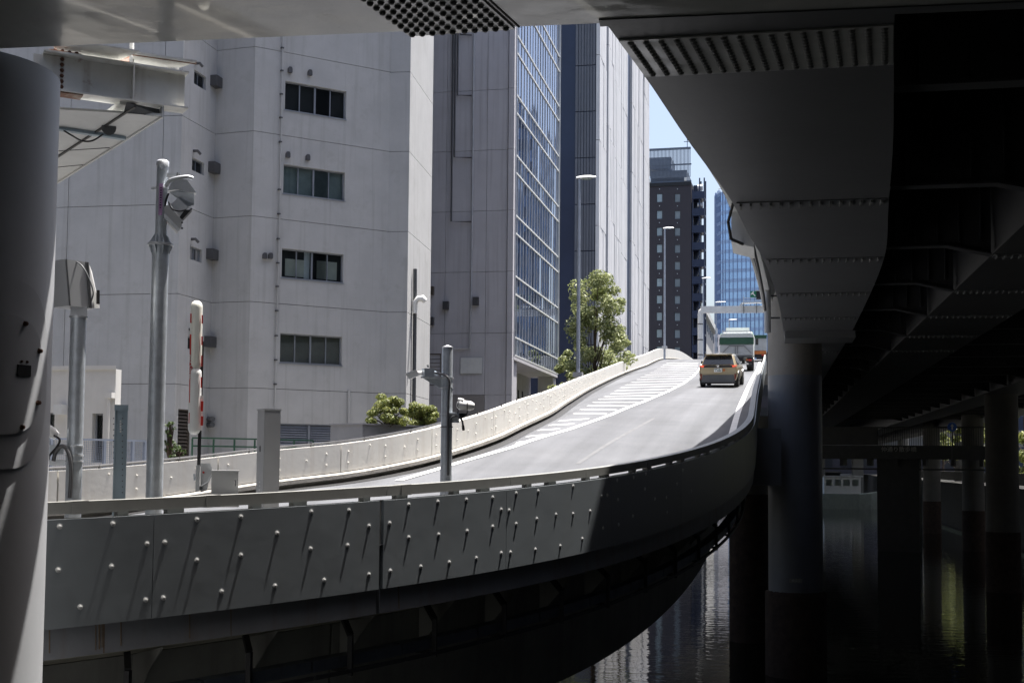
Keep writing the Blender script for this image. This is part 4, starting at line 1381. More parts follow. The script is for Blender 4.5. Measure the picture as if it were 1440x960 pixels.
MB().bar(at(1045.5, 416, dG - 1.0), at(1045.5, 427, dG - 1.0), .06, .06, (1, 0, 0)).build('walkway_post', M['galv_lt'], gt)
MB().bar(at(1041, 430, dG - .6), at(1044, 427, dG - .6), .1, .3).build('walkway_lamp', M['galv_lt'], gt)
sg = thing('lane_sign', 'green lane sign with a white arrow pointing up and left', 'sign', at(1059, 424, dG - .9))
s0 = at(1059.5, 413.7, dG - .9)
MB().box(s0, .72, .08, .72, R0, FH).build('sign_face', M['signg'], sg)
s0 = s0 - FH * .06
u45, v45 = (R0 * -1 + Vector((0, 0, 1))).normalized(), (R0 + Vector((0, 0, 1))).normalized()
m = MB().box(s0 - u45 * .10, .36, .012, .11, u45, FH, v45)
tip = s0 + u45 * .28
m.prism([tip + FH * -.006, tip - u45 * .06 - v45 * .30 + u45 * -.02, tip - u45 * .24 - v45 * .02, tip - u45 * .24 + v45 * .02, tip - u45 * .06 + v45 * .30], FH * .012)
m.build('arrow', M['white'], sg)
MB().box(at(1069.5, 415, dG - .9), 1.0, .3, 1.0, R0, FH).build('back_panel', M['black'], sg)
MB().bar(at(1062, 408.5, dG - 1.1), at(1070, 408.5, dG - 1.1), .16, .06).build('sign_lamp', M['soffit'], sg)

# ================================================================== STREET LAMPS
def lamp(px, pyb, pyt, d, label, head=.9, r0=.11, r1=.075):
    b = at(px, pyb, d)
    tz = at(px, pyt, d).z
    t = thing('street_lamp', label, 'street lamp', b, 'street lamps along the ramp')
    MB().tube([b - Vector((0, 0, 1.2)), b + Vector((0, 0, (tz - b.z) * .5)), Vector((b.x, b.y, tz))], [r0, (r0 + r1) / 2, r1], 10).build('pole', M['lpole'], t, smooth=60)
    h = Vector((b.x, b.y, tz))
    up = Vector((0, 0, 1))
    prof = [(-.16, .0, .08), (0, .09, .11), (.28, .14, .13), (.62, .15, .11), (head, .06, .05)]
    rs = []
    for x, hw, hh in prof:
        c = h + R0 * x + up * (.06 + x * .07)
        rs.append([c + FH * (hw or .06) * a + up * hh * b_ for a, b_ in ((-1, 0), (-.7, .7), (0, 1), (.7, .7), (1, 0), (.6, -.35), (-.6, -.35))])
    MB().rings(rs).build('lamp_head', M['lamp'], t, smooth=50)
    MB().box(h + R0 * .4 + up * .03, .5, .2, .05, R0, FH).build('lens', M['hglass'], t)
    MB().box(b + Vector((0, 0, .05)), .5, .5, .25).build('base_plate', M['mull'], t)
lamp(812.8, 528, 252, 68, 'tall street lamp standing behind the cream parapet beside the tree')
lamp(934.5, 489, 322, 128, 'street lamp on the ramp crest in front of the dark brown hotel')
lamp(988.6, 507, 392, 188, 'street lamp beside the white portal column', head=1.1)
lamp(1007, 500, 425.5, 255, 'short far street lamp showing above the white portal beam', head=1.9, r0=.14, r1=.1)
lamp(1025.5, 500, 450, 330, 'most distant street lamp, seen above the white truck', head=2.0, r0=.16, r1=.12)

# ================================================================== VEHICLES
def wheel(parent, x, y, r, w, rimr=.62):
    s = 1 if x > 0 else -1
    t = MB().tube([(x - w / 2, y, r), (x - w / 2 + .03, y, r), (x + w / 2 - .03, y, r), (x + w / 2, y, r)], [r * .9, r, r, r * .9], 20).build('wheel', M['tyre'], parent, local=True, smooth=40)
    o = MB().tube([(x + s * w * .3, y, r), (x + s * (w / 2 + .012), y, r)], r * rimr, 16).build('rim', M['rim'], None)
    o.parent = t
    o.location = Vector((s * .4 * w, 0, 0))
    return t
def slope_at(y):
    return math.atan2(zr(y + 2) - zr(y - 2), 4)
def place(px, py, yaw=0.0):
    p = onroad(px, py, 0.01)
    return p, (slope_at(p.y), 0, yaw)
# --- beige crossover
p, rot = place(1010, 545, R(-3.5))
car = thing('parked_car' if False else 'car', 'beige crossover car climbing the ramp with its tail lights lit', 'car', p, rot=rot)
HWs = [(.22, .66), (.34, .80), (.52, .87), (.78, .885), (.95, .86), (1.02, .83)]
def sect(y, k=1.0, zt=1.0, zb=0.0):
    L_ = [(-hw * k, z * (zt if z > .9 else 1) + zb) for z, hw in HWs]
    return [Vector((x, y, z)) for x, z in L_] + [Vector((-x, y, z)) for x, z in reversed(L_)]
B_ = lambda m, n, mt, sm=None: m.build(n, M[mt], car, local=True, smooth=sm)
body = B_(MB().rings([sect(.06, .93, .97), sect(.0, .97, .98), sect(.10, .995), sect(.45, 1.0), sect(2.0, .985), sect(3.3, .985, .98), sect(3.9, .95, .93), sect(4.12, .82, .86)]), 'body', 'beige', 40)
def cab(y, hw0, hw1, z0, z1):
    return [Vector((-hw0, y, z0)), Vector((-hw1 - .02, y, z1 - .08)), Vector((-hw1 + .08, y, z1)), Vector((0, y, z1 + .035)), Vector((hw1 - .08, y, z1)), Vector((hw1 + .02, y, z1 - .08)), Vector((hw0, y, z0))]
B_(MB().rings([cab(.16, .79, .70, 1.0, 1.10), cab(.52, .80, .635, 1.0, 1.50), cab(.95, .81, .64, 1.0, 1.53), cab(2.1, .81, .63, 1.0, 1.53), cab(2.6, .80, .60, 1.0, 1.44), cab(3.2, .78, .66, .98, 1.02)]), 'roof', 'beige', 40)
B_(MB().prism([(-.72, .085, 1.06), (.72, .085, 1.06), (.61, .375, 1.44), (-.61, .375, 1.44)], (0, .12, -.02)), 'rear_window', 'carglass')
B_(MB().box((0, .36, 1.515), 1.24, .34, .05), 'roof_spoiler', 'beige')
for s_ in (-1, 1):
    B_(MB().prism([(s_ * .815, .75, 1.04), (s_ * .66, .95, 1.43), (s_ * .655, 2.1, 1.43), (s_ * .815, 2.9, 1.04)], (s_ * .012, 0, 0)), 'side_window', 'carglass')
    B_(MB().prism([(s_ * .60, -.035, .935), (s_ * .84, .06, .95), (s_ * .85, .06, 1.03), (s_ * .58, .03, 1.01)], (0, .06, 0)), 'tail_light', 'tail')
    B_(MB().box((s_ * .78, .02, .50), .06, .06, .26), 'reflector', 'dred')
    B_(MB().rings([[Vector((s_ * .88, 2.35, 1.04)), Vector((s_ * 1.04, 2.33, 1.04)), Vector((s_ * 1.04, 2.33, 1.20)), Vector((s_ * .90, 2.35, 1.18))], [Vector((s_ * .88, 2.50, 1.05)), Vector((s_ * 1.0, 2.46, 1.05)), Vector((s_ * 1.0, 2.46, 1.17)), Vector((s_ * .90, 2.50, 1.15))]]), 'mirror', 'black')
    B_(MB().prism([(s_ * .86, .40, .30), (s_ * .905, .40, .30), (s_ * .905, .55, .70), (s_ * .905, 1.05, .70), (s_ * .905, 1.15, .30), (s_ * .86, 1.15, .30)], (0, 0, .02)), 'arch_trim', 'black')
    wheel(car, s_ * .78, .74, .34, .22); wheel(car, s_ * .78, 3.30, .34, .22)
B_(MB().box((0, .0, .965), 1.30, .09, .085), 'tail_bar', 'black')
B_(MB().prism([(-.78, -.015, .24), (.78, -.015, .24), (.70, -.035, .58), (-.70, -.035, .58)], (0, .12, 0)), 'rear_bumper', 'dgrey')
B_(MB().box((0, .30, .22), 1.5, .5, .10), 'bumper_lip', 'black')
B_(MB().box((0, -.03, .80), .36, .03, .175), 'number_plate', 'plate')
m = MB()
for xx, zz, w_, h_ in ((-.10, .845, .14, .03), (.06, .845, .07, .03), (.0, .775, .04, .06), (.06, .775, .035, .06), (.11, .775, .03, .06), (-.10, .775, .02, .05)):
    m.box((xx, -.048, zz), w_, .006, h_)
B_(m, 'plate_mark', 'tarp')
B_(MB().tube([(.27, -.012, .80), (.27, -.03, .80)], .062, 12), 'round_sticker', 'orange')
B_(MB().tube([(0, -.03, .985), (0, -.055, .985)], .055, 12), 'emblem', 'chrome')
B_(MB().bar((.02, .13, 1.05), (-.30, .15, 1.13), .03, .03), 'wiper', 'black')
B_(MB().prism([(0, .55, 1.55), (0, .75, 1.56), (0, .72, 1.63)], (.03, 0, 0)), 'antenna', 'black')
B_(MB().box((-.35, 1.4, 1.10), .40, .1, .35), 'headrest', 'dgrey'); B_(MB().box((.35, 1.4, 1.10), .40, .1, .35), 'headrest', 'dgrey')
# --- white tipper truck with green tarp
p, rot = place(1036, 522)
tk = thing('truck', 'white tipper truck with a green tarpaulin over its tailgate, ahead of the beige car', 'truck', p, rot=rot)
T_ = lambda m, n, mt, sm=None: m.build(n, M[mt], tk, local=True, smooth=sm)
T_(MB().rings([[Vector((-1.22, y, 1.15)), Vector((-1.24, y, 2.55)), Vector((-1.15, y, 2.78)), Vector((1.15, y, 2.78)), Vector((1.24, y, 2.55)), Vector((1.22, y, 1.15))] for y in (.15, 5.6)]), 'body', 'truckw', 30)
T_(MB().prism([(-1.20, .04, 1.20), (1.20, .04, 1.20), (1.22, .04, 1.95), (-1.22, .04, 1.95)], (0, .10, 0)), 'tailgate', 'truckg')
T_(MB().rings([[Vector((-1.26, .05, 2.0)), Vector((1.26, .05, 2.0)), Vector((1.27, -.04, 2.38)), Vector((1.24, .1, 2.50)), Vector((-1.24, .1, 2.50)), Vector((-1.27, -.04, 2.38))], [Vector((-1.25, .9, 2.2)), Vector((1.25, .9, 2.2)), Vector((1.25, .9, 2.4)), Vector((1.2, .9, 2.83)), Vector((-1.2, .9, 2.83)), Vector((-1.25, .9, 2.4))]]), 'tarpaulin', 'tarp', 50)
T_(MB().rings([[Vector((-1.2, .12, 2.52)), Vector((1.2, .12, 2.52)), Vector((1.05, .35, 2.86)), Vector((-1.05, .35, 2.86))], [Vector((-1.2, 5.5, 2.6)), Vector((1.2, 5.5, 2.6)), Vector((1.05, 5.5, 2.95)), Vector((-1.05, 5.5, 2.95))]]), 'roof_cover', 'truckw')
m = MB()
for k in range(9):
    m.bar((-1.0 + k * .25, .36, 2.80), (-.98 + k * .25, .36, 2.98), .03, .03, (1, 0, 0))
m.bar((-1.05, .36, 2.98), (1.05, .36, 2.98), .05, .05)
T_(m, 'roof_rail', 'galv_lt')
T_(MB().box((-.05, 5.6, 3.13), 1.8, .7, .36), 'wind_deflector', 'truckw')
T_(MB().rings([[Vector((-1.2, 5.75, .7)), Vector((-1.2, 5.75, 2.7)), Vector((-1.1, 5.75, 3.0)), Vector((1.1, 5.75, 3.0)), Vector((1.2, 5.75, 2.7)), Vector((1.2, 5.75, .7))], [Vector((-1.2, 7.6, .6)), Vector((-1.2, 7.6, 1.7)), Vector((-1.1, 7.3, 2.8)), Vector((1.1, 7.3, 2.8)), Vector((1.2, 7.6, 1.7)), Vector((1.2, 7.6, .6))]]), 'cab', 'truckw')
m = MB()
for x0, z0, x1, z1 in ((-1.05, 1.35, -.5, 1.92), (1.05, 1.35, .5, 1.92), (-.5, 1.88, .5, 1.88), (-.1, 1.3, -.1, 1.9), (.08, 1.3, .08, 1.9)):
    m.bar((x0, .01, z0), (x1, .01, z1), .035, .035)
T_(m, 'tailgate_brace', 'dgrey')
T_(MB().box((0, .05, 1.10), 2.3, .12, .10), 'sill_beam', 'dgrey')
T_(MB().box((0, 3.0, .88), .9, 6.0, .30), 'chassis', 'black')
T_(MB().box((0, .35, .55), 2.2, .08, .16), 'rear_bumper', 'dgrey')
for s_ in (-1, 1):
    L_ = T_(MB().box((s_ * .88, .18, .82), .52, .10, .20), 'light_cluster', 'dgrey')
    T_(MB().box((s_ * .98, .11, .82), .22, .05, .15), 'tail_light', 'red'); T_(MB().box((s_ * .76, .11, .84), .16, .05, .12), 'indicator', 'orange')
    for yy in (1.2, 2.5, 6.5):
        wheel(tk, s_ * .98, yy, .50, .50 if yy < 3 else .28, .5)
    T_(MB().box((s_ * .98, .48, .55), .55, .03, .5), 'mudflap', 'black')
T_(MB().box((-.15, .14, .88), .44, .03, .22), 'number_plate', 'plate')
T_(MB().box((1.42, 6.9, 2.2), .22, .12, .5), 'mirror', 'black'); T_(MB().box((-1.42, 6.9, 2.2), .22, .12, .5), 'mirror', 'black')
T_(MB().box((.62, .2, .55), .5, .1, .12), 'step', 'chrome')
# --- green topped truck beyond
p, rot = place(1063, 508.5)
if p is None or p.y > 165: p = drop(-3.0, 148); rot = (slope_at(148), 0, 0)
p = drop(at(1063, 506, p.y).x, p.y)
t2_ = thing('truck', 'smaller grey truck with green top rails and orange tail board, farthest up the ramp', 'truck', p, rot=rot)
T_ = lambda m, n, mt, sm=None: m.build(n, M[mt], t2_, local=True, smooth=sm)
T_(MB().box((0, 2.6, 1.75), 2.2, 5.0, 1.3), 'body', 'truckg')
T_(MB().box((0, .06, 1.75), 2.15, .08, 1.2), 'tailgate', 'truckg')
for k in range(5):
    T_(MB().box((0, .1 + k * 1.2, 2.62), 2.25, .1, .12), 'top_rail', 'tarp')
T_(MB().box((0, .2, 2.47), 2.2, .5, .22), 'tarpaulin', 'tarp')
T_(MB().box((0, .1, .92), 2.1, .15, .34), 'tail_board', 'orange')
T_(MB().box((0, 2.6, .6), 1.2, 5.0, .4), 'chassis', 'black')
T_(MB().box((0, 6.0, 1.6), 2.1, 1.6, 2.0), 'cab', 'truckw')
for s_ in (-1, 1):
    wheel(t2_, s_ * .85, .9, .45, .45); wheel(t2_, s_ * .85, 5.9, .45, .28)
    T_(MB().box((s_ * 1.35, 5.6, 1.9), .3, .12, .45), 'mirror', 'black')
    T_(MB().box((s_ * .75, .02, .66), .3, .05, .15), 'tail_light', 'red')

# ================================================================== TREES AND SHRUBS
def leaf_cloud(clusters, n, size, seed):
    rnd = random.Random(seed)
    m = MB()
    vs, fs = m.v, m.f
    for _ in range(n):
        c, rad = rnd.choice(clusters)
        while True:
            v = Vector((rnd.uniform(-1, 1), rnd.uniform(-1, 1), rnd.uniform(-1, 1)))
            if .30 < v.length < 1: break
        p = c + Vector((v.x * rad, v.y * rad, v.z * rad * .75))
        d = (v.normalized() + Vector((rnd.gauss(0, .5), rnd.gauss(0, .5), rnd.gauss(0, .5) + .35))).normalized()
        a = d.cross(Vector((rnd.gauss(0, 1), rnd.gauss(0, 1), rnd.gauss(0, 1)))).normalized()
        b = d.cross(a)
        s = size * rnd.uniform(.6, 1.25)
        o = len(vs)
        vs += [p - a * s * .9, p - b * s * .38 + d * s * .1, p + a * s * .9, p + b * s * .38 + d * s * .1]
        fs.append((o, o + 1, o + 2, o + 3))
    return m
def tree(name, base, H, spread, label, ncl, nleaf, lsize, seed, lm='leaf', cat='tree', group=None, crown0=.3, lean=0.0, shape=None, trunk=.16):
    rnd = random.Random(seed)
    t = thing(name, label, cat, base, group)
    tr_ = MB()
    top = base + Vector((lean, 0, H * .86))
    pts = [base + Vector((0, 0, -.3)), base.lerp(top, .35) + Vector((rnd.uniform(-.15, .15), 0, 0)), base.lerp(top, .7) + Vector((rnd.uniform(-.2, .2), 0, 0)), top]
    tr_.tube(pts, [trunk, trunk * .75, trunk * .45, trunk * .15], 8)
    cl = []
    for i in range(ncl):
        f = crown0 + (1 - crown0) * ((i + rnd.random()) / ncl)
        w = spread * (shape(f) if shape else math.sin(math.pi * min(1, (f - crown0) / (1 - crown0) * .8 + .22)) ** .8)
        a = rnd.uniform(0, 2 * math.pi)
        rr_ = w * rnd.uniform(.35, 1.0)
        c = base + Vector((lean * f + rr_ * math.cos(a), rr_ * math.sin(a), H * f))
        cl.append((c, spread * rnd.uniform(.16, .30)))
        k = base.lerp(top, max(.15, f - .22))
        mid = k.lerp(c, .55) + Vector((0, 0, .12 * spread))
        if i % 3 == 0:
            tr_.tube([k, mid, c], [trunk * .26, trunk * .14, trunk * .05], 5)
    tr_.build('trunk', M['bark'], t, smooth=60)
    leaf_cloud(cl, nleaf, lsize, seed + 1).build('crown', M[lm], t, kind=None)
    return t
tb = at(836, 600, 84); tb.z = GZ
def shp(f): return 1.0 if f < .45 else (1.05 - (f - .45) * .95)
th = at(836, 390, 84).z - GZ
tree('street_tree', tb, th, 2.75, 'loose leafy green tree behind the parapet in front of the pale ribbed tower', 74, 13000, .15, 11, 'leaf', crown0=.36, shape=shp, trunk=.2)
tb2 = at(797, 600, 88); tb2.z = GZ
tree('street_tree', tb2, at(797, 492, 88).z - GZ, 1.6, 'low green tree at the foot of the glass curtain wall, left of the lamp pole', 26, 4500, .17, 13, 'leaf', crown0=.35, trunk=.12)
tb3 = at(872, 600, 118); tb3.z = GZ
tree('street_tree', tb3, at(872, 462, 118).z - GZ, 1.9, 'smaller tree leaning right behind the crest end of the parapet', 30, 4500, .18, 14, 'leaf', crown0=.62, trunk=.14)
# planter with two shrubs
pt0 = at(510, 605, 43); pt1 = at(622, 600, 46)
fP = Face((pt0.x, pt0.y), (pt1.x, pt1.y))
pl_o = thing('planter', 'long grey concrete planter at the foot of the pale building', 'planter', ((pt0.x + pt1.x) / 2, (pt0.y + pt1.y) / 2, GZ))
ztp = fP.uz(515, 597)[1]
fbox(fP, 0, fP.L, GZ, ztp, -1.6, 0).build('planter_wall', M['bush_soil'], pl_o)
fbox(fP, -.05, fP.L + .05, ztp, ztp + .05, -1.65, .05).build('coping', M['bush_soil'], pl_o)
def shrub(px, pw, pyt, pyb, d, label, seed, group, lm='leaf2', n=6500):
    b = at(px, pyb, d)
    H = at(px, pyt, d).z - b.z
    W = pw / FPX * d / 2
    rnd = random.Random(seed)
    t = thing('shrub', label, 'shrub', b, group)
    st = MB()
    cl = []
    for i in range(26):
        a, f = rnd.uniform(0, 6.28), rnd.uniform(.12, .92)
        rr_ = W * rnd.uniform(.2, .85) * (1.0 if f < .55 else 1.25 - f * .75)
        c = b + Vector((rr_ * math.cos(a), rr_ * math.sin(a) * .8, H * f))
        cl.append((c, W * rnd.uniform(.18, .3)))
        st.tube([b, b.lerp(c, .6) + Vector((0, 0, .1)), c], [.03, .02, .008], 5)
    st.build('stem', M['bark'], t)
    leaf_cloud(cl, n, .055 * d / 43, seed + 3).build('foliage', M[lm], t)
shrub(546, 66, 554, 601, 44, 'taller rounded yellow green shrub at the left of the planter', 21, 'planter shrubs')
shrub(593, 60, 566, 601, 45.5, 'lower rounded shrub at the right of the planter, behind the camera pole', 22, 'planter shrubs')
shrub(238, 26, 588, 648, 30, 'broad leaved plant growing behind the parapet beside the thick pole', 23, None, 'leaf3', 420)
shrub(252, 30, 625, 655, 29, 'low leafy plant on the parapet left of the barrier arm', 24, None, 'leaf3', 380)
# ================================================================== DEVICES ALONG THE NEAR RAIL
def spot(px, off, h=1.0):
    """ground point on the ramp, 'off' metres inside the near edge, seen at picture column px"""
    best = None
    for i in range(-3000, 1500):
        s = i * .01
        p = fas(s, -off, 0)
        d = p.dot(F0)
        x = 720 + FPX * (p + Vector((0, 0, h))).dot(RX) / d
        if best is None or abs(x - px) < best[0]: best = (abs(x - px), p)
    p = best[1]
    q_ = drop(p.x, p.y, 0)
    return q_ if q_ else p
def zat(p, py, px=None):
    """height whose picture row is py above plan point p"""
    d = p.dot(FH)
    return at(px if px else 720 + FPX * p.dot(RX) / p.dot(F0), py, d).z
def dirs(p):
    f = Vector((p.x, p.y, 0)).normalized()      # away from the viewer
    return Vector((f.y, -f.x, 0)), f            # right, away
Z = Vector((0, 0, 1))
def hose(parent, name, pts, r, m, n=8):
    return MB().tube(pts, r, n).build(name, m, parent, smooth=60)
def smoothpath(pts, k=6):
    out = []
    P = [pts[0]] + pts + [pts[-1]]
    for i in range(1, len(P) - 2):
        for j in range(k):
            t = j / k
            a, b, c, d = P[i - 1], P[i], P[i + 1], P[i + 2]
            out.append(.5 * ((2 * b) + (c - a) * t + (2 * a - 5 * b + 4 * c - d) * t * t + (3 * b - a - 3 * c + d) * t ** 3))
    out.append(pts[-1])
    return out
def rel(p, px, py, dd=0.0):
    """point in the vertical plane through p facing the viewer, dd metres nearer"""
    return at(px, py, p.dot(FH) - dd)
# --- pole with camera housing box (left)
p = spot(101.5, .55, 1.6)
pA = thing('sensor_pole', 'shorter galvanised pole carrying a grey wedge shaped sensor housing', 'pole', p)
r_, f_ = dirs(p)
zt_ = zat(p, 446)
MB().tube([p, p + Z * .02, Vector((p.x, p.y, zt_))], [.085, .085, .082], 24).build('pole', M['galv'], pA, smooth=50)
MB().tube([Vector((p.x, p.y, zt_ - .01)), Vector((p.x, p.y, zt_ + .012))], .097, 24).build('top_plate', M['galv_lt'], pA, smooth=50)
c = Vector((p.x, p.y, zt_ + .055))
MB().box(c, .17, .17, .10, r_, f_).build('mount', M['galv_lt'], pA)
bx = []
hb = (zat(p, 372) - zat(p, 433))
z0 = zat(p, 433)
W0 = .40
ang = R(32)
xa = r_ * math.cos(ang) + f_ * math.sin(ang)
ya = -r_ * math.sin(ang) + f_ * math.cos(ang)
c0 = rel(p, 105, 433)
hs = MB()
lo_ = [c0 - xa * .19 - ya * .14, c0 + xa * .10 - ya * .14, c0 + xa * .10 + ya * .16, c0 - xa * .19 + ya * .16]
hi2 = [v + Z * hb + (xa * .0) - ya * 0 for v in lo_]
lo_ = [v + xa * .03 for v in lo_]
hi2 = [v + Z * .02 - xa * .03 for v in hi2]
hs.rings([lo_, hi2]).build('housing', M['cab'], pA)
for k in (.05, .86, .93):
    a, b = lo_[0].lerp(lo_[1], k), hi2[0].lerp(hi2[1], k)
    MB().bar(a - ya * .004, b - ya * .004, .010, .012, ya).build('housing_seam', M['dgrey'], pA)
MB().prism([lo_[1] + Z * .0, lo_[1] + xa * .10 + Z * .015 + ya * .02, hi2[1] + xa * .05 - Z * .09 + ya * .02, hi2[1] - Z * .02], ya * .26).build('front_shroud', M['white'], pA)
MB().bar(lo_[1] + xa * .055 - ya * .012 + Z * .05, lo_[1] + xa * .050 - ya * .012 + Z * .20, .03, .02, ya).build('lens_slot', M['black'], pA)
hose(pA, 'cable', smoothpath([rel(p, 96, 371, .1), rel(p, 106, 368, .14), rel(p, 117, 376, .2), rel(p, 127, 396, .22), rel(p, 131, 412, .22), rel(p, 128, 424, .2)]), .008, M['dgrey'])
# lower conduit loop and small floodlight at left
hose(pA, 'conduit', smoothpath([rel(p, 98, 700, .12), rel(p, 100, 660, .12), rel(p, 96, 636, .12), rel(p, 88, 627, .12), rel(p, 79, 634, .12), rel(p, 75, 648, .12)]), .022, M['grey_pipe'])
for py in (627, 640, 648):
    MB().tube([Vector((p.x, p.y, zat(p, py) - .008)), Vector((p.x, p.y, zat(p, py) + .008))], .095, 20).build('band_clamp', M['galv_lt'], pA)
cb = rel(p, 76, 632, -.05)
MB().box(cb, .20, .22, .10, r_, f_).build('junction_box', M['galv'], pA)
MB().bar(rel(p, 68, 650), rel(p, 92, 650), .04, .06).build('bracket', M['galv_lt'], pA)
hd = rel(p, 72, 608, .05)
MB().tube([hd - r_ * .05 + Z * .05, hd, hd + r_ * .06 - Z * .04], [.05, .062, .04], 12).build('floodlight', M['white'], pA, smooth=60)
hose(pA, 'cable', smoothpath([rel(p, 76, 612, .1), rel(p, 84, 618, .12), rel(p, 80, 628, .12), rel(p, 70, 640, .1), rel(p, 68, 648, .1)]), .012, M['black'])

# --- thick two stage pole with camera
p = spot(216.5, .55, 2.2)
pB = thing('camera_pole', 'tall thick galvanised two stage pole with a flange and a hooded traffic camera', 'pole', p)
r_, f_ = dirs(p)
zf, zt_ = zat(p, 344), zat(p, 227)
MB().tube([p, Vector((p.x, p.y, zf))], [.094, .092], 28).build('pole', M['galv'], pB, smooth=50)
MB().tube([Vector((p.x, p.y, zf)), Vector((p.x, p.y, zt_ - .05)), Vector((p.x, p.y, zt_))], [.066, .064, .064], 24).build('upper_pole', M['galv'], pB, smooth=50)
MB().tube([Vector((p.x, p.y, zt_ - .06)), Vector((p.x, p.y, zt_ - .004)), Vector((p.x, p.y, zt_ + .012))], [.072, .072, .055], 24).build('pole_cap', M['galv_lt'], pB, smooth=50)
MB().tube([Vector((p.x, p.y, zf - .012)), Vector((p.x, p.y, zf + .012))], .145, 28).build('flange', M['galv_lt'], pB, smooth=50)
for k in range(8):
    a = k * math.pi / 4 + .3
    dv = r_ * math.cos(a) + f_ * math.sin(a)
    b = Vector((p.x, p.y, zf))
    tq = dv.cross(Z)
    MB().prism([b + dv * .066 + Z * .012, b + dv * .135 + Z * .012, b + dv * .068 + Z * .12], tq * .006).build('gusset', M['galv'], pB)
    MB().prism([b + dv * .092 - Z * .012, b + dv * .135 - Z * .012, b + dv * .094 - Z * .12], tq * .006).build('gusset', M['galv'], pB)
lab = Vector((p.x, p.y, zat(p, 282))) - f_ * .068 - r_ * .012
MB().box(lab, .042, .006, .36, r_, f_).build('label_strip', M['pink'], pB)
m = MB()
rnd = random.Random(3)
for k in range(9):
    m.box(lab - f_ * .005 + Z * (.13 - k * .028), rnd.uniform(.012, .022), .003, .014, r_, f_)
m.build('label_mark', M['ink'], pB)
for py in (265, 289):
    if py == 265:
        MB().tube([Vector((p.x, p.y, zat(p, py) - .012)), Vector((p.x, p.y, zat(p, py) + .012))], .071, 24).build('band_clamp', M['galv_lt'], pB)
        MB().bar(rel(p, 213, py, .0), rel(p, 236, py, .0), .02, .03).build('clamp_lug', M['galv_lt'], pB)
MB().tube([Vector((p.x, p.y, zat(p, 237))) - f_ * .05, Vector((p.x, p.y, zat(p, 237))) - f_ * .095], .028, 10).build('cap_bolt', M['chrome'], pB)
# camera: arm, hood, body
MB().bar(rel(p, 232, 246), rel(p, 250, 249), .05, .05).build('arm', M['galv_lt'], pB)
MB().tube([rel(p, 250, 250, .02), rel(p, 250.5, 243, .02)], .018, 8).build('lifting_eye', M['chrome'], pB)
hose(pB, 'hood_rim', smoothpath([rel(p, 233, 263, .08), rel(p, 239, 254, .1), rel(p, 252, 250, .1), rel(p, 264, 249, .08), rel(p, 271, 251, .06)]), .022, M['galv_lt'], 10)
hq = [rel(p, 236, 268, .10), rel(p, 241, 256, .10), rel(p, 252, 251, .10), rel(p, 263, 253, .10), rel(p, 276, 271, .10), rel(p, 262, 270, .10), rel(p, 252, 266, .10)]
MB().prism(hq, f_ * .14).build('hood', M['galv_lt'], pB)
MB().prism([rel(p, 238, 270, .08), rel(p, 252, 267, .08), rel(p, 264, 271, .08), rel(p, 273, 272, .08), rel(p, 273, 288, .02), rel(p, 262, 292, .02), rel(p, 250, 280, .05)], f_ * .015).build('bracket_plate', M['galv'], pB)
MB().prism([rel(p, 240, 288, .09), rel(p, 250, 278, .09), rel(p, 265, 292, .09), rel(p, 255, 305, .09)], f_ * .16).build('lens_barrel', M['galv_lt'], pB)
MB().prism([rel(p, 259, 296, .11), rel(p, 270, 294, .11), rel(p, 254, 311, .11), rel(p, 252, 306, .11)], f_ * .18).build('lens', M['black'], pB)
MB().prism([rel(p, 231, 291, .12), rel(p, 236, 288, .12), rel(p, 257, 310, .12), rel(p, 255, 318, .12), rel(p, 249, 325, .12), rel(p, 231, 305, .12)], f_ * .2).build('camera_body', M['cab'], pB)
MB().prism([rel(p, 231, 299, .125), rel(p, 252, 321, .125), rel(p, 249, 325, .125), rel(p, 231, 305, .125)], f_ * .01).build('body_lip', M['galv_lt'], pB)
hose(pB, 'cable', smoothpath([rel(p, 237, 284, .13), rel(p, 242, 294, .14), rel(p, 252, 297, .14), rel(p, 262, 295, .13)]), .008, M['black'])
hose(pB, 'cable', smoothpath([rel(p, 232, 302, .1), rel(p, 233, 284, .1), rel(p, 237, 272, .1)]), .012, M['black'])
for a, b in ((269, 294), (256, 313), (256, 321)):
    MB().tube([rel(p, a, b, .14), rel(p, a, b, .12)], .012, 8).build('screw', M['chrome'], pB)

# --- pole in the centre with two cameras
p = spot(627, .5)
pC = thing('camera_pole', 'short galvanised pole with a bullet camera on one side and a rounded one opposite', 'pole', p)
r_, f_ = dirs(p)
zt_ = zat(p, 489)
MB().tube([p, Vector((p.x, p.y, zt_ - .02)), Vector((p.x, p.y, zt_))], [.084, .074, .070], 26).build('pole', M['galv'], pC, smooth=50)
MB().tube([Vector((p.x, p.y, zt_)), Vector((p.x, p.y, zt_ + .012)), Vector((p.x, p.y, zt_ + .035)), Vector((p.x, p.y, zt_ + .04))], [.078, .078, .02, .012], 20).build('pole_cap', M['galv_lt'], pC, smooth=50)
for py in (531, 545, 582, 600):
    zz_ = zat(p, py)
    MB().tube([Vector((p.x, p.y, zz_ - .007)), Vector((p.x, p.y, zz_ + .007))], .088, 22).build('band_clamp', M['dgrey'] if py == 600 else M['galv_lt'], pC)
MB().prism([rel(p, 594, 531), rel(p, 622, 531), rel(p, 622, 546), rel(p, 617, 545)], f_ * .02).build('arm_bracket', M['galv'], pC)
MB().bar(rel(p, 592, 530.5), rel(p, 625, 531), .10, .02).build('arm_shelf', M['galv_lt'], pC)
bc = rel(p, 602, 524)
MB().box(bc, .145, .14, .115, (r_ * .96 + f_ * .28), (f_ * .96 - r_ * .28)).build('junction_box', M['galv'], pC)
MB().tube([rel(p, 602, 517), rel(p, 601, 513)], .016, 8).build('lifting_eye', M['chrome'], pC)
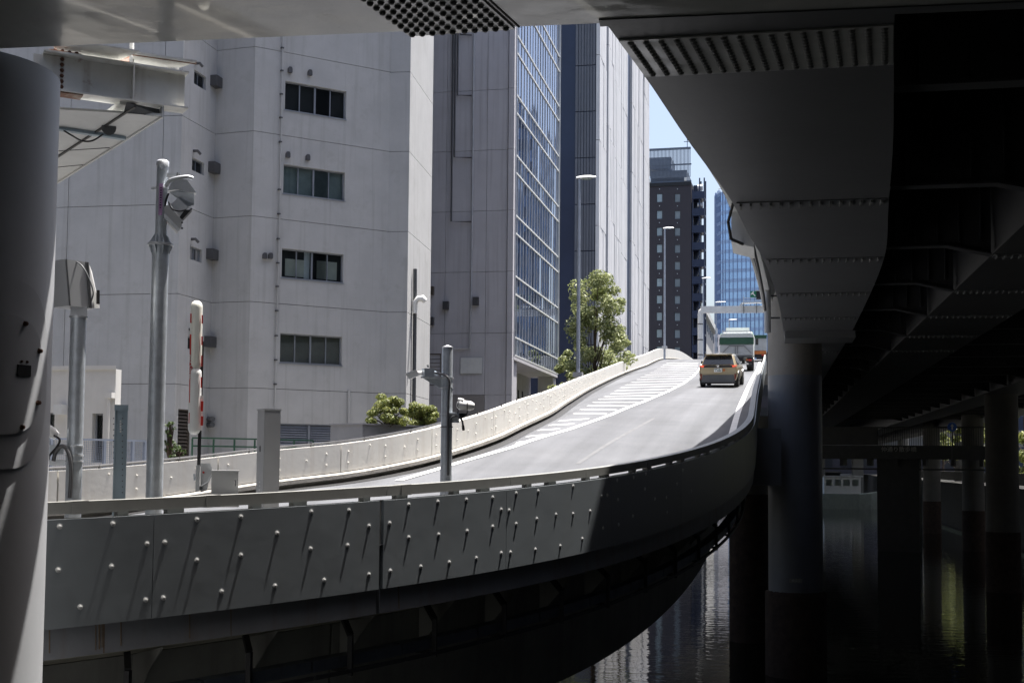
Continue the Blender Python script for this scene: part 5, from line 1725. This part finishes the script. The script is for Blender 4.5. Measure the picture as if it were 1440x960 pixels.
MB().tube([rel(p, 594, 524), rel(p, 586, 525)], .03, 8).build('swivel', M['white'], pC)
MB().prism([rel(p, 570, 526, .05), rel(p, 584, 520, .05), rel(p, 589, 524, .05), rel(p, 588, 528, .05), rel(p, 575, 533, .05), rel(p, 573, 529, .05)], f_ * .11).build('bullet_camera', M['white'], pC)
MB().prism([rel(p, 569, 525.5, .06), rel(p, 584, 519.5, .06), rel(p, 587, 521.5, .06), rel(p, 572, 527.5, .06)], f_ * .13).build('sun_hood', M['soffit'], pC)
hose(pC, 'cable', smoothpath([rel(p, 610, 524, .02), rel(p, 618, 525, .06), rel(p, 627, 528, .09), rel(p, 632, 536, .1), rel(p, 631, 552, .1), rel(p, 630, 590, .1), rel(p, 630, 640, .1), rel(p, 630, 668, .1)]), .016, M['grey_pipe'])
MB().tube([rel(p, 610, 523), rel(p, 616, 526)], .022, 8).build('cable_gland', M['bluepost'], pC)
MB().box(rel(p, 638, 587), .15, .14, .14, r_, f_).build('side_box', M['galv'], pC)
MB().bar(rel(p, 632, 581.5, .03), rel(p, 642, 581.5, .03), .14, .015).build('side_shelf', M['galv_lt'], pC)
MB().prism([rel(p, 642, 581, .06), rel(p, 657, 581, .06), rel(p, 657, 583, .06), rel(p, 650, 588, .06), rel(p, 643, 586, .06)], f_ * .14).build('tilt_base', M['black'], pC)
ca, cb_ = rel(p, 645, 569, .05), rel(p, 666, 571, -.02)
MB().tube([ca - (cb_ - ca) * .06, ca, ca.lerp(cb_, .3), ca.lerp(cb_, .8), cb_], [.048, .066, .070, .066, .045], 16).build('round_camera', M['white'], pC, smooth=60)
MB().tube([rel(p, 644, 561.5, .06), rel(p, 652, 563, .06)], .025, 8).build('camera_hinge', M['white'], pC)
MB().tube([ca - (cb_ - ca) * .07 - Z * .005, ca - (cb_ - ca) * .03 - Z * .005], .028, 12).build('lens', M['black'], pC)
hose(pC, 'camera_strap', [rel(p, 657, 566, .10), rel(p, 657, 574, .11), rel(p, 657, 581, .10)], .007, M['black'])
hose(pC, 'camera_strap', [rel(p, 644, 566, .12), rel(p, 644, 574, .12), rel(p, 644, 581, .11)], .007, M['black'])
hose(pC, 'conduit', smoothpath([rel(p, 633, 600, .1), rel(p, 633, 590, .1), rel(p, 638, 585, .1), rel(p, 645, 586, .1), rel(p, 650, 592, .1), rel(p, 651, 603, .1)]), .014, M['dgrey'])
MB().tube([rel(p, 651, 598, .1), rel(p, 652, 605, .1)], .018, 8).build('connector', M['black'], pC)

# --- blue grey channel post
p = spot(166, .55)
po = thing('channel_post', 'flat blue grey steel post with a capped top and small white lettering', 'post', p)
r_, f_ = dirs(p)
zt_ = zat(p, 577)
MB().box((p + Vector((p.x, p.y, zt_))) / 2 if False else Vector((p.x, p.y, (p.z + zt_) / 2)), .105, .10, zt_ - p.z, r_, f_).build('post', M['bluepost'], po)
for s_ in (-1, 1):
    MB().box(Vector((p.x, p.y, (p.z + zt_) / 2)) + r_ * s_ * .060 - f_ * .045, .016, .03, zt_ - p.z, r_, f_).build('post_flange', M['bluepost'], po)
MB().box(Vector((p.x, p.y, zt_ + .03)), .145, .13, .062, r_, f_).build('post_cap', M['bluepost'], po)
m = MB()
for k in range(5):
    m.box(rel(p, 169.5, 592 + k * 3.6, .052), .016, .003, .020, r_, f_)
m.box(rel(p, 167.5, 587, .052), .035, .003, .012, r_, f_)
m.box(rel(p, 164, 655, .052), .006, .003, .36, r_, f_)
m.build('small_lettering', M['soffit'], po, kind='stuff')
rw = MB()
for k in range(14):
    for s_ in (-1, 1):
        rw.box(rel(p, 166 + s_ * 6.2, 588 + k * 8, .062), .012, .006, .012, r_, f_)
rw.build('rivet_row', M['dgrey'], po, kind='stuff')

# --- raised barrier arm with its drive unit
p = spot(285, .6)
ba = thing('gate_barrier', 'raised white barrier arm with red blocks standing upright on its drive unit', 'gate', p)
r_, f_ = dirs(p)
def seg(x0, y0, x1, y1, r0, m, nm, dd=0.0, ends=True):
    a, b = rel(p, x0, y0, dd), rel(p, x1, y1, dd)
    d = (b - a).normalized()
    pts = [a, a + d * r0 * .25, a + d * r0 * .7, a + d * r0 * 1.2] + [b - d * r0 * 1.2, b - d * r0 * .7, b - d * r0 * .25, b]
    rr = [r0 * .35, r0 * .72, r0 * .96, r0, r0, r0 * .96, r0 * .72, r0 * .35]
    return MB().tube(pts, rr, 18).build(nm, M[m], ba, smooth=60)
seg(276.6, 423, 274.9, 520, .070, 'cream', 'arm_upper')
seg(274.9, 516, 273, 611, .072, 'white', 'arm_lower')
def redblk(x0, y0, x1, y1, w, dd=.045):
    a, b = rel(p, x0, y0, dd), rel(p, x1, y1, dd)
    MB().bar(a, b, w, .012, f_).build('red_block', M['red'], ba)
for x0, y0, x1, y1 in ((269.6, 441, 269.4, 454), (269, 470, 268, 566), (267.6, 580, 267.2, 595)):
    redblk(x0 + .8, y0, x1 + .8, y1, .046, .048)
for x0, y0, x1, y1 in ((283.4, 443, 283.2, 455), (283, 473, 282.8, 485), (282.6, 500, 282.4, 515), (282, 530, 281.8, 545)):
    redblk(x0 + 1.2, y0, x1 + 1.2, y1, .016, .036)
MB().bar(rel(p, 284, 556, -.02), rel(p, 282.5, 605, -.02), .03, .07, f_).build('arm_plate', M['white'], ba)
for y0, y1 in ((564, 578), (585, 598)):
    redblk(284.3, y0, 283.8, y1, .028, .03)
MB().bar(rel(p, 284.5, 480, -.08), rel(p, 279.5, 655, -.04), .04, .05, f_).build('arm_rod', M['black'], ba)
ta = rel(p, 268.5, 515, .05)
text_mesh('arm_lettering', '進入禁止', .075, M['white'], rel(p, 269.4, 516, .056), (Z * -1), r_, ba, .001)
dr = rel(p, 287, 672)
MB().prism([rel(p, 282, 651), rel(p, 295, 651), rel(p, 298.5, 657), rel(p, 298, 664), rel(p, 294, 676), rel(p, 291, 689), rel(p, 282, 692)], f_ * .12).build('drive_head', M['cab'], ba)
MB().box(rel(p, 278, 672, .02), .045, .12, .30, r_, f_).build('drive_plate', M['galv_lt'], ba)
MB().bar(rel(p, 273, 666, .05), rel(p, 274, 675, .05), .015, .02).build('latch', M['galv'], ba)
MB().tube([rel(p, 286, 664, .01), rel(p, 286, 664, -.01)], .012, 8).build('red_mark', M['red'], ba)
hose(ba, 'counter_rod', [rel(p, 283, 683, .03), rel(p, 293, 677, .03), rel(p, 297, 668, .03)], .008, M['galv_lt'])
MB().tube([rel(p, 282, 686, .03), rel(p, 282, 686, -.03)], .025, 10).build('pivot', M['dgrey'], ba)
bxc = rel(p, 316, 680)
MB().box(bxc, .30, .25, .29, r_, f_).build('drive_box', M['cab'], ba)
MB().box(bxc + Z * .15, .315, .265, .012, r_, f_).build('box_lid', M['cab'], ba)
MB().bar(rel(p, 331, 675, .14), rel(p, 331, 683, .14), .012, .012, f_).build('handle', M['chrome'], ba)
for px in (302, 316):
    MB().tube([rel(p, px, 667, .08), rel(p, px, 662.5, .08)], .009, 8).build('lifting_eye', M['chrome'], ba)
MB().box(rel(p, 311, 706), .40, .3, .10, r_, f_).build('base_block', M['soffit'], ba)

# --- grey control cabinet
p = spot(376, .75)
cb2 = thing('control_cabinet', 'tall plain grey control cabinet standing behind the near rail', 'cabinet', p)
r_, f_ = dirs(p)
zt_ = zat(p, 577)
aa = R(24)
xa, ya = r_ * math.cos(aa) - f_ * math.sin(aa), r_ * math.sin(aa) + f_ * math.cos(aa)
xa, ya = r_ * math.cos(aa) + f_ * math.sin(aa), -r_ * math.sin(aa) + f_ * math.cos(aa)
H_ = zt_ - p.z
cc2 = Vector((p.x, p.y, p.z + H_ / 2))
MB().box(cc2, .215, .20, H_, xa, ya).build('body', M['cab'], cb2)
MB().box(Vector((p.x, p.y, zt_ + .008)), .235, .22, .018, xa, ya).build('lid', M['cab'], cb2)
MB().box(cc2 - ya * .102 + Z * 0, .19, .010, H_ - .06, xa, ya).build('door', M['cab'], cb2)
MB().box(cc2 - xa * .108 + Z * (H_ * .22), .008, .03, .07, xa, ya).build('handle', M['dgrey'], cb2)
m = MB()
for k in range(8):
    m.box(cc2 - xa * .109 - Z * (H_ * (.02 + .028 * k)), .003, .03, .018, xa, ya)
m.build('small_lettering', M['soffit'], cb2, kind='stuff')

# ================================================================== STEEL WALKWAY END (upper left)
wk = thing('steel_walkway', 'rust stained white steel beam end and panelled soffit of a footway at upper left', 'walkway', at(170, 160, 17))
WZB = 4.72
dA, dB = 16.3, 17.2
a, b = at(60, 85, dA), at(262, 127, dB)
tl, bl = at(60, 79, dA), at(60, 132, dA)
tr2, br = at(262, 104, dB), at(262, 148, dB)
wx = (tr2 - tl); wx.z = 0; wx.normalize()
wn = Vector((wx.y, -wx.x, 0))
tl.z = tr2.z = (tl.z + tr2.z) / 2; bl.z = br.z = (bl.z + br.z) / 2
L_ = (tr2 - tl).length
def wp(u, z, o=0): return Vector((tl.x, tl.y, z)) + wx * u + wn * o
zt_, zb_ = tl.z, bl.z
MB().rings([[wp(u, z, o) for u, z in ((0, zb_), (L_ - .02, zb_), (L_ - .02, zt_), (0, zt_))] for o in (-.01, .01)]).build('beam_web', M['rustw'], wk)
for z in (zt_, zb_):
    MB().box(wp(L_ / 2, z + (.012 if z == zt_ else -.012)), L_, .30, .024, wx, wn).build('beam_flange', M['rustw'], wk)
us = L_ * (183 - 60) / 202
for u in (us,):
    MB().box(wp(u, (zt_ + zb_) / 2, .08), .018, .14, zt_ - zb_, wx, wn).build('stiffener', M['rustw'], wk)
us0 = L_ * (88 - 60) / 202
MB().box(wp(us0 - .15, (zt_ + zb_) / 2, .016), .45, .016, (zt_ - zb_) * .92, wx, wn).build('splice_plate', M['rustw'], wk)
for k in range(6):
    inst('bolt', RB, wp(us0 - .02, zb_ + .06 + (zt_ - zb_ - .1) * k / 5, .026), wn.to_track_quat('Z', 'Y'), wk, scale=1.1)
for k in range(4):
    inst('bolt', RB, wp(us0 - .12 + k * .09, zt_ + .03, .08), Quaternion(), wk, scale=1.2)
MB().box(wp(us0, zt_ + .032), .4, .26, .016, wx, wn).build('rusty_plate', M['rust'], wk)
MB().box(wp(us0 + .1, zb_ - .032), .28, .24, .016, wx, wn).build('rusty_plate', M['rust'], wk)
# upper deck pieces behind beam
MB().prism([atz(75, 66, 5.35), atz(140, 64, 5.35), atz(196, 73, 5.35), atz(164, 87, 5.35), atz(85, 83, 5.35)], (0, 0, .02)).build('deck_plate', M['rustw'], wk)
MB().prism([atz(186, 75, 5.4), atz(276, 88, 5.4), atz(254, 95, 5.4), atz(188, 93, 5.4)], (0, 0, .03)).build('rusty_plate', M['rustw'], wk)
MB().bar(atz(186, 75, 5.42), atz(276, 88, 5.42), .03, .05).build('rusty_edge', M['rust'], wk)
MB().prism([at(164, 86, 17.2), at(180, 72, 17.4), at(181, 90, 17.2), at(172, 90, 17.2)], (.04, .02, 0)).build('gusset', M['rust'], wk)
MB().bar(at(185, 92, 17.0), at(185.5, 58, 17.0), .045, .045, (1, 0, 0)).build('post', M['soffit'], wk)
MB().box(at(221, 91, 17.75), .62, .03, .13, wx, wn).build('kick_plate', M['rustw'], wk)
MB().tube([at(244, 100, 17.6), at(244, 90, 17.6)], .075, 12).build('stub', M['rustw'], wk)
# soffit under the footway
SZ = zb_ - .16
sA, sB, sC, sD = atz(229, 163, SZ), atz(78, 258, SZ), atz(20, 258, SZ), atz(20, 150, SZ)
for ya_, yb_ in ((212, 208), (236, 232)):
    MB().bar(atz(30, ya_ + 4, SZ - .004), atz(230 - (ya_ - 163) * 1.55, yb_, SZ - .004), .015, .008).build('panel_joint', M['dgrey'], wk)
MB().prism([sA, sB, sC, sD], (0, 0, .03)).build('soffit_panel', M['soffit'], wk)
e0, e1 = sA, sB
MB().bar(e0 + Z * .08, e1 + Z * .08, .03, .2).build('soffit_edge', M['soffit'], wk)
MB().bar(atz(180, 146, zb_ - .04), atz(60, 232, zb_ - .04), .22, .05).build('stringer', M['rustw'], wk)
MB().bar(atz(190, 150, SZ - .012), atz(70, 228, SZ - .012), .03, .02).build('joint_gap', M['black'], wk)
MB().bar(atz(60, 178, SZ - .03), atz(176, 195, SZ - .03), .10, .04).build('cross_strip', M['bluepost'], wk)
MB().tube([atz(153, 180, SZ - .005), atz(153, 180, SZ - .03)], .10, 14).build('drain_hole', M['dgrey'], wk)
hose(wk, 'cable', smoothpath([atz(90, 184, SZ - .05), atz(100, 190, SZ - .12), atz(115, 198, SZ - .14), atz(130, 198, SZ - .14), atz(145, 189, SZ - .06)]), .012, M['black'])
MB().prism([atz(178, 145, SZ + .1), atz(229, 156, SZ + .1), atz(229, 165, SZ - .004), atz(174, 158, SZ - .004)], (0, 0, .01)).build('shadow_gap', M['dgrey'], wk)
# far pier carrying it, out of sight behind the round column
pp = atz(-10, 200, SZ); 
pp = atz(-130, 200, SZ)
MB().box((pp.x, pp.y + 1, (SZ + GZ) / 2), .8, .8, SZ - GZ).build('support_pier', M['pier'], wk)

# ================================================================== LOW WHITE BUILDING and fence at left
lw = thing('low_white_building', 'low white rendered building with dark narrow windows behind the thick poles', 'building', at(110, 660, 36))
p0, p1 = at(20, 600, 37), at(161, 600, 36.3)
fV = Face((p0.x, p0.y), (p1.x, p1.y))
zv = fV.uz(140, 519)[1]
ops = []
w1 = fV.rect(129, 581, 144, 650); w2 = fV.rect(62, 580, 76, 640)
ops = [w1, w2]
panel(fV, 0, fV.L, GZ, zv, ops, depth=.3, rev=.25).build('front_wall', M['white_b'], lw)
rayv = Vector((p1.x, p1.y, 0)).normalized()
bk = at(157, 600, 40)
bl = at(24, 600, 41)
sd_ = [fV.pt(fV.L, 0, -.01), bk, bl, fV.pt(0, 0, -.3), fV.pt(fV.L - .3, 0, -.3)]
core('side_wall', [(p.x, p.y) for p in sd_], GZ, zv - .02, M['white_b'], lw)
MB().rings([[Vector((q2.x, q2.y, z)) for q2 in (fV.pt(-.1, 0, .05), fV.pt(fV.L + .03, 0, .05), bk, bl)] for z in (zv - .01, zv + .10)]).build('roof_coping', M['white_b'], lw)
for r in ops:
    W = window(fV, r, 1, lw, M['dark_in'], rev=.2)
u = fV.uz(157, 560)[0]
MB().box(fV.pt(u, zv - .75, .10), .22, .2, .16, fV.u, fV.n).build('hopper', M['white_b'], lw)
MB().tube([fV.pt(u - .02, zv - .8, .12), fV.pt(u - .03, GZ, .12)], .05, 10).build('downpipe', M['white_b'], lw)
MB().box(fV.pt(fV.uz(89, 576)[0], fV.uz(89, 576)[1], .15), .25, .3, .28, fV.u, fV.n).build('wall_light', M['soffit'], lw)
fc = thing('mesh_fence', 'blue grey wire mesh fence in front of the low white building', 'fence', at(150, 660, 32))
q0, q1 = at(66, 615, 31), at(205, 615, 33.5)
fF = Face((q0.x, q0.y), (q1.x, q1.y))
zf1 = fF.uz(150, 617)[1]
fbox(fF, 0, fF.L, zf1 - .05, zf1, -.03, .03).build('top_rail', M['mesh_f'], fc)
k = 0
for px in (72, 110, 147, 187, 204):
    u = fF.uz(px, 620)[0]
    fbox(fF, u - .035, u + .035, GZ, zf1 - .05, -.035, .035).build('post', M['mesh_f'], fc)
m = MB()
u = .05
while u < fF.L:
    g_ = fbox(fF, u, u + .008, GZ + .1, zf1 - .05, -.004, .004); m.add(g_.v, g_.f); u += .055
z = GZ + .3
while z < zf1:
    g_ = fbox(fF, 0, fF.L, z, z + .008, -.004, .004); m.add(g_.v, g_.f); z += .055
m.build('wire_mesh', M['mesh_f'], fc)
gf = thing('green_fence', 'thin dark green handrail fence along the foot of the pale building', 'fence', at(400, 640, 44))
q0, q1 = at(270, 640, 43), at(440, 640, 46)
fG = Face((q0.x, q0.y), (q1.x, q1.y))
for py in (617, 628):
    z = fG.uz(350, py)[1]
    fbox(fG, 0, fG.L, z - .025, z + .025, -.025, .025).build('rail', M['tarp'], gf)
for k in range(7):
    u = fG.L * k / 6
    fbox(fG, u - .025, u + .025, GZ, fG.uz(350, 617)[1] - .03, -.024, .024).build('post', M['tarp'], gf)

# ================================================================== FOOTBRIDGE OVER THE CANAL and boat landing
fbz = thing('footbridge', 'dark footbridge crossing the canal under the viaduct with faint lettering on its side', 'footbridge', at(1230, 640, 95))
dF = 95
q0, q1 = at(1090, 620, dF + 3), at(1400, 632, dF - 3)
fQ = Face((q0.x, q0.y), (q1.x, q1.y))
zt1, zt2, zb1 = fQ.uz(1230, 602)[1], fQ.uz(1230, 626)[1], fQ.uz(1230, 645)[1]
fbox(fQ, 0, fQ.L, zb1, zt2, -2.6, 0).build('girder', M['bridge'], fbz)
fbox(fQ, 0, fQ.L, zt1, zt1 + .12, -.1, .02).build('handrail', M['bridge'], fbz)
fbox(fQ, 0, fQ.L * .48, zt2 + .05, zt1, -.06, -.02).build('parapet_board', M['bridge'], fbz)
m = MB()
u = fQ.L * .48
while u < fQ.L:
    g_ = fbox(fQ, u, u + .05, zt2, zt1, -.08, -.03); m.add(g_.v, g_.f); u += .16
m.build('baluster_row', M['bridge'], fbz)
for k in range(8):
    u = fQ.L * (k + .5) / 8
    fbox(fQ, u - .12, u + .12, zb1 - .5, zb1, -2.4, -.2).build('bearing', M['bridge'], fbz)
fbox(fQ, 0, fQ.L, zb1 - .8, zb1 - .68, -.3, -.1).build('service_pipe', M['bridge'], fbz)
u_, z_ = fQ.uz(1264, 632)
text_mesh('bridge_lettering', '仲通り散歩橋', .42, M['bletter'], fQ.pt(u_, z_, .02), fQ.u, Z, fbz, .01)
ua, ub = fQ.uz(1232, 660)[0], fQ.uz(1292, 660)[0]
fbox(fQ, ua, ub, WZ - 1, zb1, -2.4, -.5).build('abutment', M['bridge'], fbz)
# far low viaduct across the canal and buildings beyond
fvd = thing('cross_viaduct', 'low grey road bridge across the far canal behind the footbridge', 'bridge', (12, 215, 0))
MB().box((16, 216, 4.2), 70, 9, 1.4).build('deck', M['gird'], fvd)
for x in (2, 8, 14, 20):
    MB().box((x, 216, -.5), 1.6, 4, 8).build('pier', M['pier'], fvd)
MB().box((14, 211.2, 5.4), 66, .25, 1.0).build('parapet', M['pier'], fvd)

# right bank: flats and trees
def block(name, label, x0, x1, y0, y1, h, m, storeys=None, wm=None, z0=GZ):
    t = thing(name, label, 'building', ((x0 + x1) / 2, (y0 + y1) / 2, z0))
    core('wall', [(x0, y0), (x1, y0), (x1, y1), (x0, y1)], z0, h, m, t)
    if storeys:
        for f in (Face((x0, y1), (x0, y0)), Face((x0, y0), (x1, y0))):
            n = min(12, max(2, int(f.L / 3.6)))
            for j in range(storeys):
                zz = z0 + (h - z0) * (j + .3) / storeys
                for i in range(n):
                    uu = f.L * (i + .2) / n
                    fbox(f, uu, uu + f.L / n * .6, zz, zz + (h - z0) / storeys * .5, -.1, .06).build('window', wm or M['hframe'], t)
    MB().box(((x0 + x1) / 2, (y0 + y1) / 2, h + .5), x1 - x0 + .3, y1 - y0 + .3, 1).build('roof', m, t)
    return t
block('office_block', 'grey office block on the right bank seen between the viaduct columns', 36, 60, 60, 118, 30, M['conc_b'], 7)
block('brick_flats', 'tan block of flats on the right bank beyond the trees', 33, 55, 124, 170, 34, M['conc_a'], 8)
block('reflected_tower', 'dark blue office tower across the canal mirrored in the curtain wall', 30, 62, 300, 350, 88, M['navy'], 16, M['curtain'])
block('near_office', 'dark office block on the right bank next to the viewer', 30, 58, -40, 52, 40, M['hotel'], 8)
block('bridge_side_office', 'large dark office block behind the viewpoint across the canal', -34, 34, -75, -40, 46, M['hotel'], 10)
block('left_bank_blocker', 'unseen dark block on the left bank, sized to darken the round column', -52, -18.5, -34, 8, 34, M['hotel'], 7)  # out of view; extended so less light reaches the round column
block('low_bank_blocker', 'unseen low dark block added on the left bank to darken the round column', -50, -20.5, 10, 24, 12, M['hotel'], 3)  # hidden block added to cut the light falling on the column
block('canal_end_block', 'dark block closing the far end of the canal', -2.5, 40, 262, 285, 22, M['hotel'], 5)
wall_o = thing('bank_wall', 'low stone wall along the right bank path behind the columns', 'wall', (20, 120, GZ))
MB().box((20.4, 120, -.9), .4, 260, 1.0).build('wall', M['quay'], wall_o)
tseed = 40
hlab = ['hedge shrub on the right bank nearest the thick dark column', 'second hedge shrub along the right bank path', 'middle hedge shrub on the right bank between two trees',
        'hedge shrub just right of the round blue sign', 'farthest hedge shrub along the right bank path']
blab = ['rounded tree on the right bank nearest the thick dark column', 'smallest rounded tree on the right bank, left of the nearest one', 'broad tree on the right bank behind the row of dark columns',
        'tree on the right bank just right of the slimmer dark column', 'tall broad tree on the right bank above the bright hedge', 'tree right of the round blue sign on the right bank',
        'far tree on the right bank showing left of the blue sign', 'farthest and tallest tree on the right bank before the cross bridge']
for x, y, h, sp in ((25, 66, 7.5, 2.8), (23, 84, 7, 2.6), (26, 96, 9, 3.2), (23, 112, 8, 2.8), (24, 130, 10, 3.2), (22.5, 150, 10, 3.0), (23, 170, 10, 3.2), (24, 190, 11, 3.4)):
    tseed += 2
    tree('bank_tree', Vector((x, y, GZ)), h, sp, blab[(tseed - 42) // 2], 26, 2600, .26, tseed, 'leaf2', crown0=.25, trunk=.16, group='trees on the right bank')
for x, y in ((22.3, 76), (22.4, 92), (22.2, 104), (22.3, 121), (22.4, 138)):
    tseed += 2
    tree('bank_shrub', Vector((x, y, GZ)), 2.6, 1.7, hlab[(tseed - 58) // 2], 16, 1100, .2, tseed, 'leaf2', cat='shrub', crown0=.1, trunk=.06, group='hedge shrubs on the right bank')
bs = thing('blue_sign', 'small round blue traffic sign in front of the bright hedge', 'sign', at(1339, 610, 92))
c = at(1339, 600, 92)
MB().tube([c, c + FH * .05], .33, 20).build('disc', M['blue_s'], bs)
MB().bar(c + FH * .08 - Z * 2.4, c + FH * .08 + Z * .2, .06, .06, (1, 0, 0)).build('post', M['dgrey'], bs)
MB().prism([c - FH * .006 + R0 * a + Z * b for a, b in ((-.05, -.2), (.05, -.2), (.05, .05), (.12, .05), (0, .22), (-.12, .05), (-.05, .05))], FH * .004).build('arrow', M['white'], bs)

ew = thing('end_wall', 'dark concrete wall closing the far end of the canal beyond the footbridge', 'wall', (8, 250, WZ))
MB().box((0, 250, -3.8), 26, 1.0, 5.2).build('wall', M['quay'], ew)
MB().box((0, 249.6, -1.1), 26.4, 1.6, .3).build('coping', M['quay'], ew)
bt = thing('moored_boat', 'pale green white boat lying at the waterline just past the footbridge', 'boat', (0, 0, 0))
bo = at(1190, 700, 190); bo.z = WZ
bt.location = bo
hl = []
for u, hw, kx in ((-4.2, 1.6, 0), (-3.8, 1.9, 0), (1.5, 1.9, 0), (3.4, 1.3, .4), (5.0, .15, 1.2)):
    c = bo + R0 * u
    hl.append([c - FH * hw * .7 + Z * -.4, c - FH * hw + Z * (2.2 + kx * .4), c + FH * hw + Z * (2.2 + kx * .4), c + FH * hw * .7 + Z * -.4])
MB().rings(hl).build('hull', M['bargem'], bt)
cbm = MB().box(bo + R0 * -.9 + Z * 3.5, 5.4, 2.8, 2.5, R0, FH)
CB = cbm.build('cabin', M['white'], bt)
for k in range(4):
    MB().box(bo + R0 * (-2.9 + k * 1.3) - FH * 1.41 + Z * 3.9, .9, .04, .9, R0, FH).build('window', M['pane'], CB)
MB().box(bo + R0 * -.9 + Z * 4.82, 6.0, 3.2, .14, R0, FH).build('cabin_roof', M['white'], bt)
# rust runs on the lip of the ramp
for px, w_ in ((141, .012), (146, .022), (149, .012), (152, .02), (176, .014), (76, .014), (272, .016), (330, .012), (566, .02)):
    q2 = s_at_px(px)
    p, t_, n = redge(q2)
    z1_ = LIP + random.uniform(.0, .08)
    MB().rings([[fas(q2, -.058, BOT - .01) - t_ * w_ * .5, fas(q2, -.058, BOT - .01) + t_ * w_ * .5, fas(q2, -.046 + .006, z1_) + t_ * w_ * .3, fas(q2, -.046 + .006, z1_) - t_ * w_ * .3],
                [fas(q2, -.075, BOT - .01) - t_ * w_ * .5, fas(q2, -.075, BOT - .01) + t_ * w_ * .5, fas(q2, -.07, z1_) + t_ * w_ * .3, fas(q2, -.07, z1_) - t_ * w_ * .3]]).build('rust_streak', M['ruststain'], ramp)
